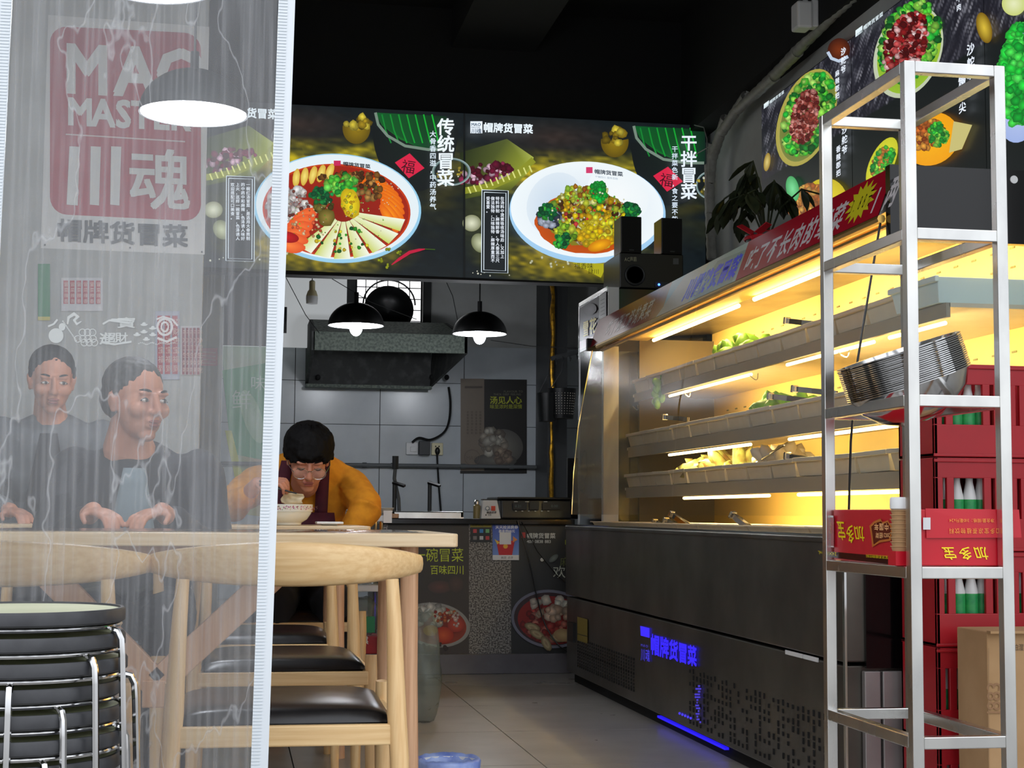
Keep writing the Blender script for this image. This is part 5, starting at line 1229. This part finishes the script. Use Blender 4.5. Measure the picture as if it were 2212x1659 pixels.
def face_parts(t,H,s=1.0,closed=True):
    if not closed:
        for k in (-1,1):
            M().ell(H@Vector((k*.031*s,-.0835*s,.006*s)),(.013*s,.007*s,.006*s),H.to_3x3(),12,8).build('eye','eye_white',t,smooth=2)
            M().ell(H@Vector(((k*.031+.002)*s,-.0893*s,.006*s)),(.0055*s,.003*s,.0055*s),H.to_3x3(),10,6).build('iris','iris',t,smooth=2)
    P=lambda x,y,z:H@Vector((x*s,y*s,z*s)); 
    for k in (-1,1):
        M().tube([P(k*(.016+.032*q),-.0905+.016*q*q,.031+.004*math.sin(q*2.6)) for q in (0,.25,.5,.75,1)],[.002,.0036,.0036,.003,.001],6).build('eyebrow','hair',t)
        M().tube([P(k*(.018+.028*q),-.0885+.010*abs(q-.5),.003-(.005 if closed else -.009)*math.sin(q*3.14)) for q in (0,.25,.5,.75,1)],.0016,5).build('eyelid_line','hair',t)
    M().ell(P(0,-.0965,-.0535),(.021*s,.005*s,.0055*s),H.to_3x3(),14,8).ell(P(0,-.0945,-.064),(.017*s,.005*s,.006*s),H.to_3x3(),14,8).build('lips','lips',t,smooth=2)
def HM(c,pitch,yaw,roll=0):  # pitch + = look down; yaw + = turn to picture right
    return Matrix.Translation(c)@Euler((0,0,R(yaw))).to_matrix().to_4x4()@Matrix.Rotation(R(roll),4,'Y')@Matrix.Rotation(R(pitch),4,'X')
# ---- person in orange
hc=W(666,990,Y=5.92)
H=HM((hc.x,5.92,hc.z),32,2,1); HS=.95
sx1=hc.x
t=thing('person','person in an orange sweater, maroon apron and glasses, bent over a bowl eating','person',(sx1,6.25,0))
m=M(); head(m,H,HS)
sh_z=.985; SR=Vector((sx1+.165,6.18,sh_z-.075)); SL=Vector((sx1-.175,6.18,sh_z-.075))
m.cap(H@Vector((0,.03,-.07)),(sx1,6.16,sh_z-.01),.052,.062)
m.cap((sx1,6.18,sh_z-.10),(sx1,6.36,.55),.09,.10); 
# hands
EL=Vector((sx1+.225,6.02,.80)); WR=Vector((sx1+.10,6.02,.66)); ER=Vector((sx1-.27,6.0,.81)); WL=Vector((sx1-.185,5.78,.90))
m.cap(EL,WR,.034,.026); m.cap(ER,WL,.034,.026)
hand(m,WR,(-.7,-.1,-.6),(0,-.5,.8),-1,.35,.92); hand(m,WL,(.7,-.45,.15),(-.3,-.2,.9),1,.95,.92)
m.cap((sx1-.08,6.36,.5),(sx1-.1,6.05,.47),.085,.065); m.cap((sx1+.08,6.36,.5),(sx1+.1,6.05,.47),.085,.065); m.cap((sx1-.1,6.05,.47),(sx1-.1,6.08,.06),.06,.04); m.cap((sx1+.1,6.05,.47),(sx1+.1,6.08,.06),.06,.04)
m.cap((sx1-.1,6.1,.04),(sx1-.1,5.98,.03),.035,.03); m.cap((sx1+.1,6.1,.04),(sx1+.1,5.98,.03),.035,.03); m.ell((sx1,6.36,.52),(.17,.12,.1))
blob('body',m,'skin',t,.0035,4)
face_parts(t,H,HS)
# hair: bowl cut with fringe
m=M(); P=lambda x,y,z:H@Vector((x*HS,y*HS,z*HS)); R3=H.to_3x3()
m.ell(P(0,.022,.050),(.100*HS,.112*HS,.088*HS),R3,24,16); m.ell(P(0,.045,.015),(.098*HS,.090*HS,.085*HS),R3,24,16)
for k in range(17):
    a=-1.25+2.5*k/16; x=.092*math.sin(a); y=.018-.112*math.cos(a); e=random.uniform(-.010,.010)+(.02 if abs(a)<.5 else -.012*abs(a))
    m.cap(P(x*.8,y*.72+.02,.095),P(x*1.02,y*.98,.038+e),.020,.009,8)
hr=blob('hair',m,'hair',t,.0045,3,disp=.0025,dscale=70)
m=M()
for k in range(9):
    a=random.uniform(-1,1); m.tube([P(a*.04,.03,.128),P(a*.06+.01,.0,.150),P(a*.09+.01,-.02,.142)],[.0016,.0012,.0006],5)
m.build('stray_hair','hair',t)
# sweater
m=M(); m.ell((sx1,6.22,.90),(.195,.125,.15),Euler((.5,0,0)).to_matrix()); m.ell((sx1,6.17,.84),(.165,.10,.17)); m.ell((sx1,6.32,.70),(.18,.14,.2)); m.cap((sx1-.11,6.2,sh_z-.075),(sx1+.105,6.2,sh_z-.075),.085,.085); m.cap((sx1,6.15,.985),(sx1,6.13,1.0),.075,.07)
for S,E_,Wt in ((SR,EL,WR),(SL,ER,WL)):
    m.cap(S+Vector((0,.02,0)),E_+Vector((0,.02,.03)),.074,.062); m.cap(E_+Vector((0,.01,.012)),E_.lerp(Wt,.62),.060,.040)
    for q in range(5): c_=S.lerp(E_,.45+q*.13); m.ell(c_+Vector((0,0,.01)),(.076-.003*q,.07,.018),Euler((random.uniform(-.5,.5),random.uniform(-.5,.5),0)).to_matrix())
blob('sweater',m,'sweater',t,.007,5,disp=.006,dscale=16)
m=M()
for k in (-1,1): m.cap((sx1+k*.08,6.36,.5),(sx1+k*.1,6.05,.47),.095,.078); m.cap((sx1+k*.1,6.05,.46),(sx1+k*.1,6.08,.10),.072,.054)
m.ell((sx1,6.36,.53),(.18,.13,.12)); blob('trousers',m,'trousers',t,.009,3)
# apron
def strap(x0,x1,z0,z1,y0,y1,w=.042,nm='apron_strap'):
    m=M().grid(lambda u,v:(x0+(x1-x0)*v+(u-.5)*w,y0+(y1-y0)*v-.006*math.sin(v*3.1),z0+(z1-z0)*v),2,10); return m.build(nm,'apron',t,smooth=2,solid=.005)
a_=W(700,1000,Y=6.04); b_=W(694,1106,Y=6.02); strap(a_.x,b_.x,a_.z+.03,b_.z-.01,6.055,6.045,.048)
a_=W(622,1012,Y=6.04); b_=W(606,1090,Y=6.03); strap(a_.x,b_.x-.02,a_.z+.03,b_.z-.04,6.05,6.045,.05)
M().grid(lambda u,v:(sx1-.13+(.235+.03*v)*u,6.035-.02*math.sin(u*3.1),.80-.25*v),8,6).build('apron','apron',t,smooth=2,solid=.006)
# glasses
g=M()
for k in (-1,1): g.tube([P(k*.034+.028*math.cos(a),-.108-.004*math.sin(a),-.006+.026*math.sin(a)) for a in [2*math.pi*j/24 for j in range(24)]],.0011,5,closed=True); g.tube([P(k*.062,-.106,.0),P(k*.080,-.06,.006),P(k*.082,.01,.01)],.0013,5)
g.tube([P(-.008,-.109,.004),P(0,-.113,.008),P(.008,-.109,.004)],.0013,5); g=g.build('glasses','chrome',t,smooth=True)
for k in (-1,1): M().lathe([(.001,0),(.027*HS,0)],P(k*.034,-.108,-.006),20,(H.to_3x3()@Matrix.Rotation(R(90),3,'X')).to_4x4()).build('lens','lens_glass',g)
# chopsticks and the piece of food
a=W(560,1046,Y=5.72); b=W(641,1066,Y=5.70)
c=thing('chopsticks','pair of dark chopsticks held over the floral bowl','chopsticks',(a.x,5.72,a.z),0)
for k in (0,1): M().tube([a+Vector((0,.006*k,.012*k)),b+Vector((-.02*k,.004*k,.004*k))],[.0035,.0025],8).build('chopstick','black_plastic',c,smooth=True)
cc=W(634,1074,Y=5.70); m=M().grid(lambda u,v:(cc.x-.04+.075*u+.01*noise.noise(Vector((v*2,1,0))),5.735+.012*noise.noise(Vector((u*2,v*2,2))),cc.z+.018-.045*v*(1-.5*abs(u-.4))-.008*u),14,8)
mat('dumpling',(206,192,160),.3,c2=(190,170,130),ns=30); tag(m.build('dumpling_skin','dumpling',smooth=2,solid=.004),'pale sheet of food gripped by the chopsticks','food')
# ---- two men behind the curtain
def sitter(lab,cx,cy,hz,pitch,yaw,coat,shirt,hairm,skin,bald=0,s=1.0,arm=0):
    t=thing('person',lab,'person',(cx,cy+.1,0)); H=HM((cx,cy,hz),pitch,yaw); m=M(); head(m,H,s); sz=hz-.175
    m.cap(H@Vector((0,.03,-.08)),(cx,cy+.06,sz+.02),.052,.06); m.cap((cx,cy+.09,sz-.12),(cx,cy+.14,.55),.085,.09)
    arms=[]
    for k in (-1,1):
        S=Vector((cx+k*.18,cy+.08,sz-.03)); E_=Vector((cx+k*.23,cy-.06,sz-.27)); Wt=Vector((cx+k*.09,cy-.30,.80)); arms.append((S,E_,Wt)); m.cap(E_,Wt,.034,.026); hand(m,Wt,(-k*.5,-.8,-.1),(0,0,1),-k,.5,.92)
        m.cap((cx+k*.09,cy+.14,.5),(cx+k*.11,cy-.22,.5),.08,.065); m.cap((cx+k*.11,cy-.22,.48),(cx+k*.11,cy-.2,.06),.058,.04); m.cap((cx+k*.11,cy-.18,.04),(cx+k*.11,cy-.3,.03),.034,.03)
    blob('body',m,skin,t,.0045,4); face_parts(t,H,s,False)
    m=M()
    for k in (-1,1): m.cap((cx+k*.09,cy+.14,.5),(cx+k*.11,cy-.22,.5),.092,.078); m.cap((cx+k*.11,cy-.22,.49),(cx+k*.11,cy-.2,.10),.072,.056)
    m.ell((cx,cy+.14,.53),(.18,.13,.11)); blob('trousers',m,'trousers',t,.009,3)
    P=lambda x,y,z:H@Vector((x*s,y*s,z*s)); m=M(); m.ell(P(0,.030,.048),(.083*s,.097*s,.080*s),H.to_3x3(),20,14); m.ell(P(0,.058,.005),(.079*s,.066*s,.072*s),H.to_3x3(),20,14)
    for k in (-1,1): m.cap(P(k*.074,.0,.045),P(k*.077,.0,.012),.012,.007)
    blob('hair',m,hairm,t,.005,3,disp=.002,dscale=80)
    m=M(); m.ell((cx,cy+.09,sz-.12),(.185,.12,.19)); m.ell((cx,cy+.12,.68),(.19,.14,.22)); m.cap((cx-.14,cy+.08,sz-.045),(cx+.14,cy+.08,sz-.045),.075,.075)
    for S,E_,Wt in arms: m.cap(S,E_,.075,.06); m.cap(E_,E_.lerp(Wt,.8),.058,.042)
    blob('jacket',m,coat,t,.009,4,disp=.008,dscale=13)
    M().grid(lambda u,v:(cx-.03-.05*v+(.06+.10*v)*u,cy-.045-.02*v-.01*math.sin(u*3.1),sz-.02-.28*v),6,6).build('shirt_front',shirt,t,smooth=2,solid=.004)
    return t
p=W(296,866,Y=4.72); sitter('grey haired man in a dark jacket seated behind the clear curtain, looking right',p.x,4.72,p.z,6,38,'jacket_dark','shirt_blue','hair_grey','skin_tan')
p=W(112,822,Y=6.0); sitter('man in a grey jacket seated at the far left behind the clear curtain',p.x,6.0,p.z,14,12,'jacket_grey','jacket_dark','hair','skin_tan')
# ================= posters on the partition
PW=6.549
t=thing('shop_poster','large red and white shop poster with white lettering, behind the curtain','poster',(W(265,545,Y=PW).x,PW,W(265,545,Y=PW).z))
cv=Cv(pl(0,Y=PW),.0005)
cv.poly([(104,32),(452,58),(442,550),(88,536)],(222,222,220))
def rr(x0,y0,x1,y1,r,c,sl=0):
    P=[]
    for cx_,cy_,a0 in ((x1-r,y0+r,-90),(x1-r,y1-r,0),(x0+r,y1-r,90),(x0+r,y0+r,180)):
        for k in range(7): a=R(a0+15*k); x_=cx_+r*math.cos(a); P.append((x_,cy_+r*math.sin(a)+(x_-x0)*sl))
    cv.poly(P,c)
rr(108,56,434,462,36,(176,34,58),.05)
WH=(222,222,220)
for ch,x in (('M',138),('A',248),('O',336)): cv.text(ch,x,196+(x-108)*.05,148,WH,U=(.86 if ch=='M' else .92,.05),bold=.055)
cv.text('MASTER',144,268,82,WH,D=(1,.05),U=(.9,.05),bold=.06,adv=.86); cv.line([(142,290),(400,306)],3,(222,200,200)); 
for x,w_ in ((150,22),(196,22),(240,22)): cv.poly([(x,316),(x+w_,317),(x+w_-4,444),(x-6 if x<160 else x-2,442)],WH)
cv.text('魂',276,436,138,WH,D=(1,.05),U=(1,.05),bold=.03)
cv.text('帽牌货冒菜',122,516,57,(70,74,78),D=(1,.05),U=(1,.04),V=(0,-.9),bold=.05)
for x,y in ((97,529),(281,535),(436,544)): cv.ell(x,y,2,2,(60,60,60))
cv.build('print','print_matte',t)
def notice(lab,x0,y0,x1,y1,bgc,fn,Y=PW-.004):
    a=W(x0,y1,Y=Y); t=thing('wall_notice',lab,'notice',(a.x,Y,a.z)); cv=Cv(pl(0,Y=Y),.0005); cv.rect(x0,y0,x1,y1,bgc); fn(cv); cv.build('print','print_matte',t)
def reds(x0,y0,n,dx,st,s,c=(170,30,50)): 
    return lambda cv:[(cv.rect(x0+k*dx,y0,x0+k*dx+dx*.72,y0+s*len(st)*1.05,c),cv.text(st,x0+k*dx+1,y0+s,s*.8,(230,200,190),D=(0,1),adv=1.25)) for k in range(n)]
notice('white notice with columns of red print under the shop poster',132,600,222,672,(206,206,210),reds(137,606,6,14,'冒菜辣香',12))
notice('red and blue notice strip on the partition above the older man',335,672,388,820,(176,180,196),reds(340,682,3,16,'招财进宝福到',20))
notice('notice of five dark red columns on the partition by the pale trim',390,704,432,810,(206,204,206),reds(393,708,5,8,'干净卫生好吃',16,(130,40,56)))
notice('green strip notice at the left under the shop poster',82,570,108,692,(24,128,76),lambda cv:cv.rect(82,684,108,692,(200,190,80)))
notice('pink banded price notice on the pale trim',432,752,470,790,(214,130,150),lambda cv:[cv.line([(436,760+8*k),(466,762+8*k)],2,(236,210,216)) for k in range(4)],Y=8.99)
# flat print standing in for a green bag distorted by the curtain
if False: m=M().grid(lambda u,v:(W(478,700,Y=5.9).x+.19*u*(.5+.6*v)+.01*math.sin(v*9),5.9+.02*math.sin(u*7+v*5),W(500,700,Y=5.9).z-.72*v),14,20); mat('green_sheet',(120,196,150),.5,c2=(190,216,190),ns=5)
gy=YB-.018; t=thing('green_stand_in','flat green and white print standing in for a blurred green bag behind the curtain','poster',(W(540,1100,Y=gy).x,gy,W(540,1100,Y=gy).z)); cv=Cv(pl(0,Y=gy),.0005)
cv.poly([(470,690),(600,690),(600,1120),(520,1110)],(0,0,0),[(190,220,200),(150,210,170),(210,140,90),(160,190,110)]); cv.poly([(480,800),(600,780),(600,1000),(500,980)],(70,170,110)); cv.ell(545,900,20,60,(200,228,200),(150,200,150),rot=-18); cv.poly([(486,930),(500,930),(540,1090),(520,1095)],(214,220,60))
cv.text('鲜',500,880,44,(210,232,214)); cv.text('味',540,840,34,(210,232,214)); cv.build('print','print_matte',t)
# ================= clear curtain
CYY=2.9
zt=2.55; q=.0166
def curt(x0,x1,seed,amp=.004):
    def f(u,v):
        z=.02+(zt-.02)*v; x=x0(z)+(x1(z)-x0(z))*u
        d=amp*noise.noise(Vector((u*5+seed,z*1.6,0)))+.0025*noise.noise(Vector((u*34+seed,z*.8,3)))+.003*abs(noise.noise(Vector((x*9,z*7,seed))))
        return (x,CYY+d,z)
    return f
xr=lambda z:.0965-.0005+ (z-1.74)*q; xl=lambda z:-.408+(z-1.74)*.014
ct_=thing('plastic_curtain','clear crinkled plastic door curtain with white ribbed edge strips','curtain',(-.15,CYY,0))
M().grid(curt(xl,lambda z:xr(z)-.025,2),90,170).build('clear_sheet','curtain_pvc',ct_,smooth=2)
M().grid(curt(lambda z:-1.1,lambda z:xl(z)-.02,7),40,60).build('clear_sheet','curtain_pvc',ct_,smooth=2)
def strip(xf,w1,w2,lab):
    s=M(); s.add([(xf(z)+w,CYY+dy,z) for z in (.02,zt) for w in (w1,w2) for dy in (-.004,.004)],[(0,2,3,1),(4,5,7,6),(0,1,5,4),(2,6,7,3),(0,4,6,2),(1,3,7,5)]); return s.build('edge_strip','pvc_white',ct_,label=lab)
e1=strip(xr,-.013,.0,'smooth white edge strip'); e2=strip(xr,-.030,-.013,'ribbed white edge strip'); e3=strip(xl,-.022,.004,'ribbed white edge strip')
rb=M()
for k in range(430):
    z=.02+k*.0058
    rb.box(xr(z)-.030,xr(z)-.0135,CYY-.0062,CYY-.004,z,z+.003)
    rb.box(xl(z)-.014,xl(z)+.003,CYY-.0062,CYY-.004,z,z+.003)
rb.build('ribs','pvc_white',ct_,kind='stuff')
# printed fortune characters on the sheet
cv=Cv(pl(0,Y=CYY-.008),.0002); G=(205,208,206)
cv.text('寶',252,706,30,G,U=(1.4,0),V=(0,-.8),bold=.03); cv.text('進',214,742,30,G,U=(1.1,0),V=(0,-.9),bold=.03) ; cv.text('招財',222,738,26,G,U=(1.1,0),V=(0,-.9),bold=.03); cv.line([(218,738),(246,744),(284,738)],4,G); cv.line([(240,690),(284,692)],4,G); cv.line([(222,700),(236,692),(280,698)],4,G)
for j,(n_,x0_,y0_) in enumerate(((4,168,732),(3,178,718),(3,182,740))):
    for k in range(n_): cv.ring(x0_+k*11,y0_,8,8,.2,G,n=20); 
for (x,y,r_,s_) in ((121,725,16,16),(134,706,7,8)): cv.ell(x,y,r_,s_,G)
cv.line([(146,700),(148,686),(160,678),(168,684),(160,692),(166,700),(176,694)],[3,6,8,8,6,5,2],G); cv.line([(104,705),(116,700),(124,690)],4,G)
for k in range(14): cv.ell(136+k*2.2,694+k*3.2,1.6,1.6,G,n=8)
for (x,y) in ((311,700),(311,716),(330,708),(330,722),(316,732),(296,722)): cv.ell(x,y,8,4,G,a0=0,a1=180,n=10); cv.ell(x,y-1,4,3,G,n=8)
cv.ring(356,706,18,20,.25,G); cv.ring(356,706,9,12,.35,G); cv.line([(338,690),(352,684),(372,690),(384,704)],4,G); cv.line([(340,730),(360,738),(382,728)],5,G)
for k in range(22): cv.ell(300+k*3.6,742-2*math.sin(k),1.3,1.3,G,n=6)
cv.build('fortune_print','print_veil',ct_,label='white printed lucky characters, coins and gourd')
